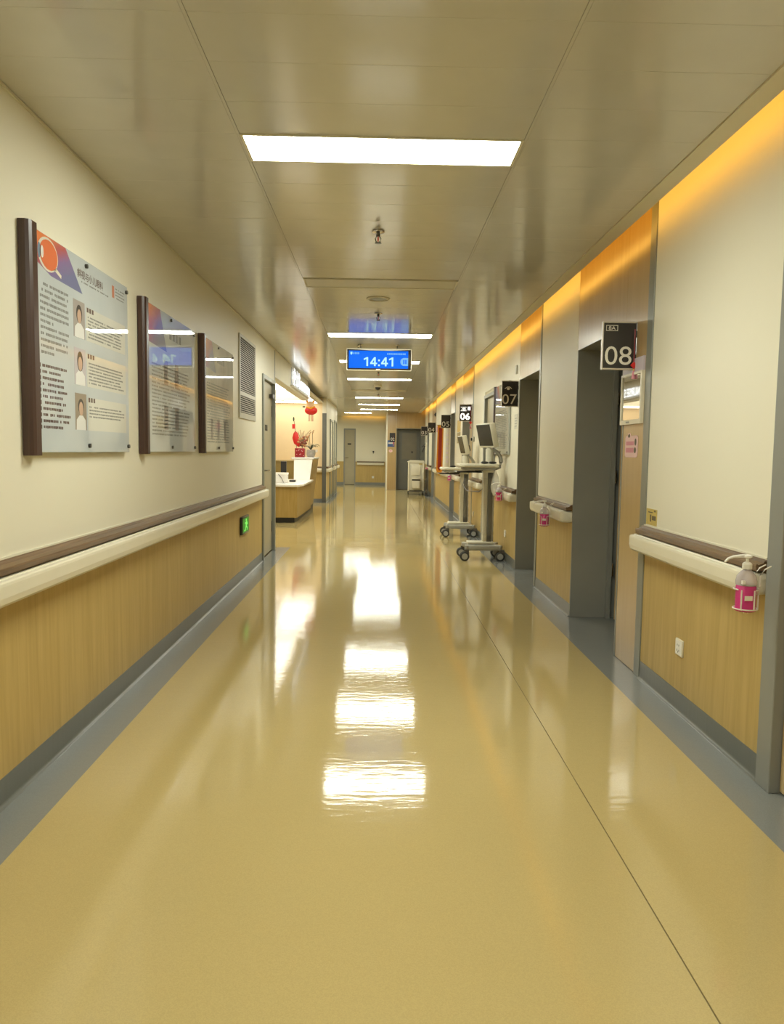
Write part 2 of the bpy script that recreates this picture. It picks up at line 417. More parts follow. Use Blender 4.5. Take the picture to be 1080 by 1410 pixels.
# cove on the right: lip, hood
struct(obj('trim_1', MB().prism([(1.337, Y0, ZC-.006), (1.425, Y0, ZC-.006), (1.428, Y0, ZC+.004), (1.428, Y0, ZC+.03), (1.42, Y0, ZC+.03), (1.42, Y0, ZC+.008), (1.337, Y0, ZC+.008)], (0, YE-Y0, 0)), 'cornice'), 'pale metal lip along the cove beside the ceiling')
struct(obj('trim_2', MB().box(1.325, 1.336, Y0, YE, ZC+.012, 2.95), 'cornice'), 'back board inside the lit cove')
led = tag(obj('cove_light_strip', B(1.385, 1.399, Y0+.05, YE-.05, ZC+.028, ZC+.105), 'cove_led'), 'amber light strip hidden in the cove above the right wall', 'light strip')
tag(obj('cove_light_strip', B(-1.33, .24, YF-.225, YF-.20, ZC+.022, ZC+.10), 'cove_led'), 'short amber light strip above the far end wall', 'light strip')
struct(obj('trim_3', B(XL, XL+.006, Y0, 9.95, ZC-.014, ZC-.002), 'cornice'), 'thin shadow bead between left wall and ceiling')

# ---- left wall, near part
wl = struct(obj('wall_left', MB().box(XL-.2, XL-.012, Y0, 8.93, 0, 2.95).box(XL-.2, XL-.012, 8.93, 9.95, 2.17, 2.95).box(XL-.2, XL-.012, 9.88, 9.95, 0, 2.17), 'plaster'), 'cream left corridor wall above light oak wainscot')
obj('wall_panel', B(XL-.012, XL, Y0, 8.865, .915, ZC-.003), 'wall_white', wl, .003, 1)
obj('wall_panel', B(XL-.012, XL, 8.865, 9.95, 2.215, ZC-.003), 'wall_white', wl)
obj('wainscot_panel', B(XL-.012, XL-.002, Y0, 8.865, .10, .90), 'oak', wl)
obj('corner_trim', MB().box(XL-.012, XL+.003, 9.905, 9.953, 0.0, ZC-.003), 'metal_trim', wl)
def baseboard(name, side, x, y0, y1, label):
    r = .014; pts = [(0, .104), (.004, .104), (.004, r+.004)]
    for k in range(1, 6):
        a = PI/2*k/5; pts.append((.004+r-r*math.cos(a), .002+r-r*math.sin(a)))
    pts += [(.006+r, .0), (0, .0)]
    return struct(obj(name, MB().prism([(x+side*d, y0, z) for d, z in pts], (0, y1-y0, 0), True), 'vinyl_base'), label)
baseboard('baseboard_left', 1, XL-.002, Y0, 8.865, 'grey coved vinyl skirting along the left wall')

# ---- right wall: segments (y0, y1), door sets
RSEG = [(Y0, 1.72), (2.93, 4.34), (5.99, 7.32), (8.45, 10.10), (11.16, 12.50), (14.12, 15.45), (16.42, 20.60), (22.16, 23.40), (24.25, YE)]
PANELSETS = [(4.34, 4.43, 4.83, 5.97), (12.50, 12.58, 12.98, 14.10), (20.60, 20.68, 21.08, 22.14)]     # trim, panel, opening
OPENSETS = [(7.32, 7.41, 8.43), (15.45, 15.53, 16.40), (23.40, 23.48, 24.23)]
HT = 2.145
mbw = MB()
for a, b in RSEG: mbw.box(XR+.012, XR+.40, a, b, 0, 2.95)
for t, p, a, b in PANELSETS: mbw.box(XR+.012, XR+.40, t, a, 0, 2.95).box(XR+.012, XR+.40, a, b+.02, HT+.025, 2.95)
for t, a, b in OPENSETS: mbw.box(XR+.012, XR+.40, t, a-.025, 0, 2.95).box(XR+.012, XR+.40, a-.025, b+.02, HT+.025, 2.95)
mbw.box(XR+.012, XR+.40, 10.10, 11.16, 2.17, 2.95).box(XR+.012, XR+.40, 1.72, 2.93, 2.19, 2.95)
wr = struct(obj('wall_right', mbw, 'plaster'), 'cream right corridor wall with recessed doorways and oak wainscot')
for i, (a, b) in enumerate(RSEG):
    obj('wall_panel', B(XR, XR+.012, a, b, .915, 2.94), 'wall_white', wr, .003, 1)
    obj('wainscot_panel', B(XR+.002, XR+.012, a, b, .10, .90), 'oak', wr)
    baseboard('baseboard_right', -1, XR+.002, a+.002, b-.002, ['grey coved skirting behind the camera on the right', 'grey coved skirting below the socket beside doorway 08', 'grey coved skirting between doorways 08 and 07', 'grey coved skirting behind the nearer computer cart', 'grey coved skirting behind the farther computer cart', 'grey coved skirting between doorways 06 and 05', 'grey coved skirting below the orange banner', 'grey coved skirting beside the far white cart', 'grey coved skirting at the far end of the right wall'][i])
for a, b in ((10.10, 11.16), (1.72, 2.93)): obj('wall_panel', B(XR, XR+.012, a, b, 2.215, 2.94), 'wall_white', wr)
for t, p, a, b in PANELSETS:
    obj('edge_trim', B(XR-.006, XR+.012, t, p, 0, 2.78), 'metal_trim', wr, .002, 1)
    obj('side_panel', B(XR+.001, XR+.012, p, a-.003, .004, 2.94), 'oak_panel', wr)
    obj('header_panel', B(XR+.001, XR+.012, a, b+.02, HT, 2.94), 'oak_panel', wr)
for t, a, b in OPENSETS:
    obj('edge_trim', B(XR-.006, XR+.012, t, t+.055, 0, 2.78), 'metal_trim', wr, .002, 1)
    obj('header_panel', B(XR+.001, XR+.012, t+.055, b+.02, HT, 2.94), 'oak_panel', wr)

def recess_door(n, a, b, label, gap=.11):
    r = sroot('door_%d' % n, label, (XR+.2, (a+b)/2, 0))
    x0, x1 = XR-.002, XR+.40
    obj('jamb', B(x0, x1, b, b+.02, 0, HT), 'metal_grey', r, .002, 1)
    obj('jamb', B(x0, x1, a-.022, a, 0, HT), 'metal_grey', r, .002, 1)
    obj('head_jamb', B(x0+.004, x1, a, b, HT-.001, HT+.024), 'metal_grey', r)
    obj('stop', B(XR+.285, XR+.32, b-.03, b, 0, HT-.002), 'metal_grey', r)
    obj('stop', B(XR+.285, XR+.32, a, a+.03, 0, HT-.002), 'metal_grey', r)
    obj('dark_gap', B(XR+.375, XR+.395, a, b, 0.0, HT-.002), 'dark_gap', r)
    lf = obj('door_leaf', B(XR+.325, XR+.37, a+.012, b-gap, .012, HT-.008), 'oak_door', r, .002, 1)
    obj('handle', MB().tube([(XR+.325, a+.09, 1.0), (XR+.275, a+.09, 1.0), (XR+.275, a+.21, 1.0)], .009), 'chrome', lf)
    for z in (.35, 1.1, 1.72): obj('hinge', B(XR+.316, XR+.326, b-.05, b-.02, z, z+.1), 'chrome', r)
    return r
recess_door(2, 4.83, 5.97, 'recessed doorway 08 with grey jambs and oak leaf')
recess_door(3, 7.41, 8.43, 'recessed doorway 07 with dark grey jambs')
recess_door(5, 12.98, 14.10, 'recessed doorway 06 behind the computer carts')
recess_door(6, 15.53, 16.40, 'recessed doorway 05 beside the orange banner')
recess_door(7, 21.08, 22.14, 'recessed doorway 04 near the far end')
recess_door(8, 23.48, 24.23, 'recessed doorway 03 beside the far white cart')
def flush_door(n, side, x, a, b, top, leafmat, label, fw_=.09, plate=None):
    """framed door lying flush in a side wall; side=+1 left wall, -1 right wall"""
    r = sroot('door_%d' % n, label, (x, (a+b)/2, 0))
    def bx(d0, d1, y0, y1, z0, z1): return B(min(x+side*d0, x+side*d1), max(x+side*d0, x+side*d1), y0, y1, z0, z1)
    obj('door_frame', bx(-.10, .018, a, a+fw_, 0, top), 'metal_trim' if side > 0 else 'metal_grey', r, .003, 1)
    obj('door_frame', bx(-.10, .018, b-fw_, b, 0, top), 'metal_trim' if side > 0 else 'metal_grey', r, .003, 1)
    obj('door_frame', bx(-.10, .018, a+fw_, b-fw_, top-.05, top), 'metal_trim' if side > 0 else 'metal_grey', r, .003, 1)
    lf = obj('door_leaf', bx(-.07, -.025, a+fw_+.003, b-fw_-.003, .010, top-.053), leafmat, r, .002, 1)
    obj('dark_gap', bx(-.10, -.09, a+fw_, b-fw_, 0, top-.05), 'dark_gap', r)
    return r, lf, bx
r, lf, bx = flush_door(1, 1, XL, 8.865, 9.905, 2.215, 'door_beige', 'beige metal door in grey frame beside the nurse station', .07)
obj('name_plate', bx(-.025, -.018, 9.27, 9.42, 1.56, 1.63), 'sign_black', lf)
obj('handle', MB().tube([(XL-.025, 9.12, 1.07), (XL+.03, 9.12, 1.07), (XL+.03, 9.26, 1.07)], .009), 'chrome', lf)
for z in (.25, 1.75): obj('hinge', bx(-.03, -.02, 9.80, 9.835, z, z+.14), 'steel_dark', r)
obj('door_closer', bx(-.025, .02, 9.62, 9.80, 1.98, 2.03), 'steel_dark', lf)
r, lf, bx = flush_door(4, -1, XR, 10.10, 11.16, 2.165, 'door_beige', 'pale beige door behind the nearer computer cart', .08)
obj('handle', MB().tube([(XR+.025, 10.25, 1.05), (XR-.03, 10.25, 1.05), (XR-.03, 10.38, 1.05)], .009), 'chrome', lf)
r, lf, bx = flush_door(9, -1, XR, 1.72, 2.93, 2.19, 'oak_door', 'oak door in grey metal frame at the right edge', .105)
obj('handle', MB().tube([(XR+.025, 1.93, 1.05), (XR-.03, 1.93, 1.05), (XR-.03, 2.06, 1.05)], .009), 'chrome', lf)

# ---- walls round the nurse station and at the far end
wb = struct(obj('wall_back', B(-1.6, 2.0, Y0-.15, Y0, 0, 2.95), 'wall_white'), 'cream wall closing the corridor behind the camera')
wn = struct(obj('wall_nurse_back', B(-5.1, XF-.0, YP, YP+.15, 0, 2.95), 'plaster'), 'warm cream wall behind the nurse station')
obj('wall_panel', B(-5.0, XF-.10, YP-.012, YP, .915, ZC), 'wall_peach', wn)
obj('wainscot_panel', B(-5.0, XF-.10, YP-.010, YP, .10, .90), 'oak', wn)
obj('base_strip', B(-5.0, XF-.10, YP-.014, YP, 0, .10), 'vinyl_grey', wn)
obj('corner_post', B(XF-.10, XF+.004, YP-.03, YP, 0, 2.25), 'jamb_dark', wn, .003, 1)  # grey jamb whose lack of light is put into the darker colour
obj('wall_panel', B(XF-.10, XF+.0, YP-.012, YP, 2.25, ZC), 'wall_white', wn)
struct(obj('wall_nurse_side', B(-5.15, -5.0, 9.9, YF+.2, 0, 2.95), 'wall_white'), 'cream side wall deep in the nurse station')
struct(obj('wall_nurse_front', B(-5.0, XL-.2, 9.80, 9.95, 0, 2.95), 'wall_white'), 'cream wall of the nurse station facing away')
wlf = struct(obj('wall_far_left', B(XF-.2, XF-.012, YP+.15, 23.7, 0, 2.95), 'plaster'), 'cream left wall beyond the nurse station')
obj('wall_panel', B(XF-.012, XF, YP, 23.7, .915, ZC), 'wall_white', wlf)
obj('wainscot_panel', B(XF-.012, XF-.002, YP, 23.7, .10, .90), 'oak', wlf)
obj('corner_trim', B(XF-.012, XF+.004, 23.66, 23.72, 0, ZC), 'metal_trim', wlf)
obj('corner_trim', B(XF-.2, XF-.012, 23.7, 23.72, 0, ZC), 'metal_trim', wlf)
baseboard('baseboard_far_left', 1, XF-.002, YP, 23.66, 'grey coved skirting beyond the nurse station')
r, lf, bx = flush_door(10, 1, XF+.014, 20.2, 21.3, 2.16, 'door_beige', 'narrow grey framed door beyond the nurse station', .09)
obj('handle', MB().tube([(XF, 20.4, 1.07), (XF+.05, 20.4, 1.07), (XF+.05, 20.53, 1.07)], .009), 'chrome', lf)
r, lf, bx = flush_door(11, 1, XF+.014, 22.0, 23.1, 2.20, 'metal_grey', 'dark far left door with grey frame', .09)
obj('handle', MB().tube([(XF, 22.2, 1.07), (XF+.05, 22.2, 1.07), (XF+.05, 22.33, 1.07)], .009), 'chrome', lf)
wf = struct(obj('wall_far', MB().box(-5.0, -1.35, YF, YF+.15, 0, 2.95).box(-.89, .30, YF, YF+.15, 0, 2.95).box(-1.35, -.89, YF, YF+.15, 2.17, 2.95), 'plaster'), 'cream wall at the far end of the corridor')
for a, b in ((-5.0, -1.35), (-.89, .27)):
    obj('wall_panel', B(a, b, YF-.012, YF, .915, 2.94), 'wall_white', wf)
    obj('wainscot_panel', B(a, b, YF-.010, YF, .10, .90), 'oak', wf)
    obj('base_strip', B(a, b, YF-.014, YF, 0, .10), 'vinyl_grey', wf)
obj('wall_panel', B(-1.35, -.89, YF-.012, YF, 2.17, 2.94), 'wall_white', wf)
r = sroot('door_12', 'beige door in the far end wall', (-1.12, YF, 0))
obj('door_frame', B(-1.35, -1.31, YF-.02, YF+.1, 0, 2.17), 'metal_grey', r); obj('door_frame', B(-.93, -.89, YF-.02, YF+.1, 0, 2.17), 'metal_grey', r)
obj('door_frame', B(-1.31, -.93, YF-.02, YF+.1, 2.12, 2.17), 'metal_grey', r)
lf = obj('door_leaf', B(-1.307, -.933, YF+.01, YF+.05, .012, 2.117), 'door_beige', r)
obj('name_plate', B(-1.2, -1.06, YF+.003, YF+.01, 1.55, 1.6), 'sign_black', lf)
obj('handle', MB().tube([(-1.27, YF+.01, 1.05), (-1.27, YF-.04, 1.05), (-1.17, YF-.04, 1.05)], .01), 'chrome', lf)
# end of the right-hand side: wall 02
we = struct(obj('wall_end_right', MB().box(.30, .60, YE, YE+.15, 0, 2.95).box(1.45, 1.587, YE, YE+.15, 0, 2.95).box(.60, 1.45, YE, YE+.15, 2.10, 2.95).box(.30, .45, YE+.15, YF, 0, 2.95), 'plaster'), 'oak clad end wall with doorway 02')
obj('side_panel', B(.27, .595, YE-.012, YE, .004, 2.94), 'oak_panel', we)
obj('header_panel', B(.60, 1.575, YE-.012, YE, 2.105, 2.94), 'oak_panel', we)
obj('corner_trim', B(.262, .30, YE-.015, YF-.02, 0, 2.9), 'wall_white', we)
r = sroot('door_13', 'dark grey doorway 02 at the far end', (1.03, YE+.1, 0))
for a, b in ((.60, .625), (1.425, 1.45)): obj('jamb', B(a, b, YE-.014, YE+.34, 0, 2.10), 'jamb_dark', r)
obj('jamb', B(1.45, 1.572, YE-.014, YE, 0, 2.105), 'jamb_dark', r)
obj('head_jamb', B(.625, 1.425, YE-.012, YE+.34, 2.075, 2.10), 'jamb_dark', r)
lf = obj('door_leaf', B(.627, 1.423, YE+.27, YE+.31, .01, 2.07), 'jamb_dark', r)
obj('window_pane', B(.80, 1.30, YE+.262, YE+.27, 1.05, 1.95), 'door_dark', lf)
obj('lever', MB().ball((1.15, YE+.25, 1.3), .03), 'black_plastic', lf)

# ------------------------------------------------------------------ ceiling lights and devices
def ceiling_light(y, lit, label, x=0.0, L=1.186, W=.29, rz=0.0):
    r = thing('ceiling_light', label, 'ceiling light', (x, y, ZC), 'corridor light panels')
    mb = MB(); t = .012
    mb.box(x-L/2, x+L/2, y-W/2, y-W/2+t, ZC-.006, ZC+.015).box(x-L/2, x+L/2, y+W/2-t, y+W/2, ZC-.006, ZC+.015)
    mb.box(x-L/2, x-L/2+t, y-W/2+t, y+W/2-t, ZC-.006, ZC+.015).box(x+L/2-t, x+L/2, y-W/2+t, y+W/2-t, ZC-.006, ZC+.015)
    obj('frame', mb, 'cornice', r)
    obj('diffuser', B(x-L/2+t, x+L/2-t, y-W/2+t, y+W/2-t, ZC-.003, ZC+.004), 'panel_lit' if lit else 'panel_off', r)
    r.rotation_euler = (0, 0, rz)
    return r
lab = ['lit ceiling panel right above the camera', 'largest and nearest lit ceiling panel overhead', 'lit ceiling panel just in front of the clock display', 'lit ceiling panel half hidden by the clock display', 'first lit ceiling panel seen below the clock display', 'nearest of the three close-set lit panels at the far end', 'middle of the three close-set lit panels at the far end', 'farthest of the three close-set lit panels']
for y, l in zip(LIT_Y, lab): ceiling_light(y, True, l)
ceiling_light(OFF_Y[0], False, 'unlit ceiling panel between nearest light and clock display')
ceiling_light(OFF_Y[2], False, 'unlit ceiling panel well behind the camera')
ceiling_light(OFF_Y[1], False, 'unlit ceiling panel beyond the clock display')
ceiling_light(26.0, True, 'small slanted lit panel over the far left corner', x=-.72, L=.95, rz=-.10).location.z = ZC-.004
ceiling_light(26.6, True, 'unseen lit panel added over the side passage at the far left', x=-2.7)  # out of view, added to brighten the far end wall
def sprinkler(y, label, x=-.018):
    r = thing('fire_sprinkler', label, 'sprinkler', (x, y, ZC), 'ceiling sprinklers')
    obj('flange', MB().lathe([(.038, -.004), (.036, -.010), (.018, -.014), (.012, -.014)], (x, y, ZC), 16), 'chrome', r)
    obj('stem', MB().lathe([(.011, -.014), (.013, -.03), (.009, -.034)], (x, y, ZC), 12), 'steel_dark', r)
    for s in (-1, 1): obj('yoke_arm', MB().tube([(x+s*.009, y, ZC-.032), (x+s*.017, y, ZC-.045), (x+s*.012, y, ZC-.062), (x, y, ZC-.07)], .003, 6), 'steel_dark', r)
    obj('bulb', MB().lathe([(.003, -.034), (.004, -.05), (.002, -.066)], (x, y, ZC), 8), 'lantern_red', r)
    obj('deflector', MB().lathe([(.020, -.069), (.021, -.072), (.004, -.074)], (x, y, ZC), 16), 'steel_dark', r)
sprinkler(4.57, 'nearest chrome ceiling sprinkler below the big lit panel'); sprinkler(7.23, 'ceiling sprinkler right behind the round speaker'); sprinkler(12.5, 'ceiling sprinkler just under the clock display'); sprinkler(17.3, 'small far ceiling sprinkler')
r = thing('ceiling_speaker', 'round white ceiling speaker behind the unlit panel', 'speaker', (-.019, 6.55, ZC))
obj('ring', MB().lathe([(.10, 0), (.10, -.006), (.085, -.010), (.085, -.004)], (-.019, 6.55, ZC), 28), 'cornice', r)
obj('grille', MB().lathe([(.083, -.003), (.05, -.007), (.004, -.009)], (-.019, 6.55, ZC), 28), 'metal_trim', r)
r = thing('dome_camera', 'white dome camera with dark lens on the ceiling', 'camera', (-.03, 15.0, ZC))
obj('mount', MB().lathe([(.075, 0), (.078, -.035), (.07, -.05)], (-.03, 15.0, ZC), 20), 'pvc_white', r)
obj('dome', MB().ball((-.03, 15.0, ZC-.055), .055), 'black_plastic', r)
for y, l in ((20.3, 'round smoke detector before the middle far light'), (22.7, 'round smoke detector before the last far light')):
    r = thing('smoke_detector', l, 'smoke detector', (.2, y, ZC), 'far smoke detectors')
    obj('base', MB().lathe([(.06, 0), (.06, -.015), (.05, -.02)], (.2, y, ZC), 18), 'pvc_white', r)
    obj('sensor', MB().lathe([(.048, -.02), (.04, -.05), (.005, -.055)], (.2, y, ZC), 18), 'pvc_white', r)

# ------------------------------------------------------------------ hanging display
DY = 9.3
r = thing('hanging_display', 'blue clock display reading 14:41 hung from the ceiling', 'display', (-.008, DY, 2.32))
obj('casing', B(-.40, .384, DY, DY+.07, 2.322, 2.575), 'black_plastic', r, .012, 2)
obj('edge_band', MB().box(-.406, .39, DY+.012, DY+.058, 2.316, 2.324).box(-.406, .39, DY+.012, DY+.058, 2.573, 2.581).box(-.408, -.398, DY+.012, DY+.058, 2.324, 2.573).box(.382, .392, DY+.012, DY+.058, 2.324, 2.573), 'pvc_white', r)
F = fface(-.008, DY, 2.4485)
mb = MB(); F.poly(mb, [(-.39, .127), (-.39, .120), (-.26, .116), (-.12, .108), (.16, .107), (.28, .114), (.39, .12), (.39, .127)], .0, .012); obj('top_fairing', mb, 'pvc_white', r)
mb = MB(); F.box(mb, -.372, .358, -.108, .104, -.004, .002); scr = obj('screen', mb, 'screen_blue', r)
mb = MB(); v0, v1 = -.082, .026
def one(u): F.poly(mb, [(u, v0), (u+.021, v0), (u+.021, v1), (u+.004, v1), (u-.032, v1-.018), (u-.032, v1-.036), (u, v1-.024)], .002, .0035)
def four(u):
    F.box(mb, u+.047, u+.067, v0, v1, .002, .0035); F.poly(mb, [(u+.047, v1), (u, v0+.042), (u, v0+.024), (u+.020, v0+.034), (u+.047, v1-.030)], .002, .0035); F.box(mb, u, u+.085, v0+.024, v0+.042, .002, .0036)
one(-.155); four(-.108); F.box(mb, -.010, .010, v0, v0+.021, .002, .0035); F.box(mb, -.010, .010, v0+.06, v0+.081, .002, .0035); four(.026); one(.155)
obj('clock_digits', mb, 'screen_text', scr)
mb = MB(); F.poly(mb, [(-.352, .088), (-.328, .088), (-.328, .064), (-.34, .05), (-.352, .064)], .002, .0035); obj('shield_icon', mb, 'screen_text', scr)
mb = MB()
for i in range(4): F.box(mb, -.318+i*.02, -.304+i*.02, .060, .082, .002, .0035)
obj('small_print', mb, 'screen_pale', scr)
mb = MB()
for i in range(11): F.box(mb, .10+i*.021, .115+i*.021, .058, .078, .002, .0035)
obj('date_line', mb, 'screen_pale', scr)
mb = MB(); F.poly(mb, [(.358, .022), (.31, .022)]+[(.31-.048*math.sin(a)*1.0, -.026+.048*math.cos(a)) for a in [PI*k/12 for k in range(1, 12)]]+[(.31, -.074), (.358, -.074)], .002, .0035); obj('half_round_icon', mb, 'screen_pale', scr)
mb = MB()
for i in range(2): F.box(mb, .298+i*.024, .314+i*.024, -.052, -.002, .0035, .0045)
obj('icon_marks', mb, 'screen_blue', scr)
mb = MB(); F.box(mb, -.035, .015, -.124, -.115, .0, .001); obj('maker_mark', mb, 'sign_print', r)
for x in (-.235, .215):
    rod = obj('hanger_rod', MB().tube([(x, DY+.035, 2.575), (x, DY+.035, ZC-.002)], .007), 'steel_dark', r)
    obj('ceiling_cup', MB().lathe([(.022, -.002), (.02, -.014), (.009, -.018)], (x, DY+.035, ZC), 14), 'chrome', rod)
obj('power_lead', MB().tube([(-.235, DY+.05, 2.575), (-.27, DY+.06, 2.60), (-.285, DY+.05, 2.612), (-.255, DY+.045, ZC-.002)], .004, 6), 'cable', r)

# ------------------------------------------------------------------ handrails
def handrail(side, x, y0, y1, label, caps=(True, True)):
    r = thing('handrail', label, 'handrail', (x, (y0+y1)/2, .76), 'corridor handrails')
    def pr(pts, a, b): return MB().prism([(x+side*d, a, z) for d, z in pts], (0, b-a, 0))
    obj('grip', pr([(0, .914), (.009, .914), (.012, .906), (.015, .910), (.019, .908), (.022, .901), (.043, .893), (.047, .897), (.052, .895), (.054, .888), (.050, .868), (0, .868)], y0, y1), 'walnut_rail', r, label='brown wood-grain grip')
    obj('top_bead', pr([(0, .914), (.007, .914), (.007, .9215), (0, .9215)], y0+.01, y1-.01), 'pvc_white', r)
    g = [(.0, .860), (.052, .860), (.058, .866), (.068, .866), (.070, .8615), (.088, .8605), (.0935, .856), (.0955, .846), (.0955, .805), (.090, .782), (.078, .770), (.03, .766), (0, .768)]
    obj('guard', pr(g, y0+.03, y1-.03), 'pvc_white', r)
    for k, c in enumerate(caps):
        if not c: continue
        a, b = (y0, y0+.03) if k == 0 else (y1-.03, y1)
        mb = MB(); n = len(g); vs = []; fs = []; L = 5
        for i in range(L+1):
            t = i/L; sc = math.sqrt(max(0, 1-t*t))*.55+.45 if i else 1.0
            yy = (b-(b-a)*t) if k == 0 else (a+(b-a)*t)
            for d, z in g: vs.append((x+side*d*(1-.25*t*t), yy, .82+(z-.82)*(.6+.4*math.sqrt(1-t*t*.98))))
        for i in range(L):
            for j in range(n):
                q = [i*n+j, i*n+(j+1) % n, (i+1)*n+(j+1) % n, (i+1)*n+j]; fs.append(q)
        fs.append([L*n+j for j in range(n)]); mb.mesh(vs, fs, False)
        o = obj('end_cap', mb, 'pvc_white', r)
        bm = bmesh.new(); bm.from_mesh(o.data); bmesh.ops.recalc_face_normals(bm, faces=bm.faces); bm.to_mesh(o.data); bm.free()
        for p in o.data.polygons: p.use_smooth = len(p.vertices) == 4
        try: o.data.set_sharp_from_angle(angle=math.radians(40))
        except Exception: pass
    return r
handrail(1, XL, Y0+.05, 8.80, 'long handrail on the left wall below the three boards')
handrail(-1, XR, 2.945, 4.36, 'short handrail on the right wall carrying the nearest sanitizer bottle')
handrail(-1, XR, 6.0, 7.26, 'short handrail between doorways 08 and 07')
handrail(-1, XR, 8.46, 10.05, 'handrail behind the nearer computer cart')
handrail(-1, XR, 11.2, 12.45, 'handrail behind the farther computer cart')
handrail(-1, XR, 14.15, 15.40, 'handrail between doorways 06 and 05')
handrail(-1, XR, 16.46, 20.55, 'handrail below the orange banner')
handrail(-1, XR, 22.2, 23.35, 'farthest handrail on the right wall')
handrail(1, XF, 18.95, 20.15, 'short handrail on the left wall just past the nurse station')
handrail(1, XF, 21.35, 21.95, 'tiny handrail between the two far left doors')
handrail(1, XF, 23.12, 23.75, 'handrail stub at the far left corner')
def handrail_face(x0, x1, y, label):
    r = thing('handrail', label, 'handrail', ((x0+x1)/2, y, .76), 'corridor handrails')
    def pr(pts): return MB().prism([(x0, y-d, z) for d, z in pts], (x1-x0, 0, 0))
    obj('grip', pr([(0, .914), (.02, .912), (.055, .900), (.066, .893), (.060, .874), (0, .874)]), 'walnut_rail', r)
    obj('guard', pr([(.0, .872), (.060, .868), (.085, .862), (.095, .845), (.096, .82), (.090, .79), (.068, .768), (0, .768)]), 'pvc_white', r, .006, 2)
handrail_face(-.83, .22, YF-.012, 'handrail on the far end wall right of the beige door')
handrail_face(-1.62, XF-.11, YP-.014, 'handrail stub on the wall just behind the reception desk')

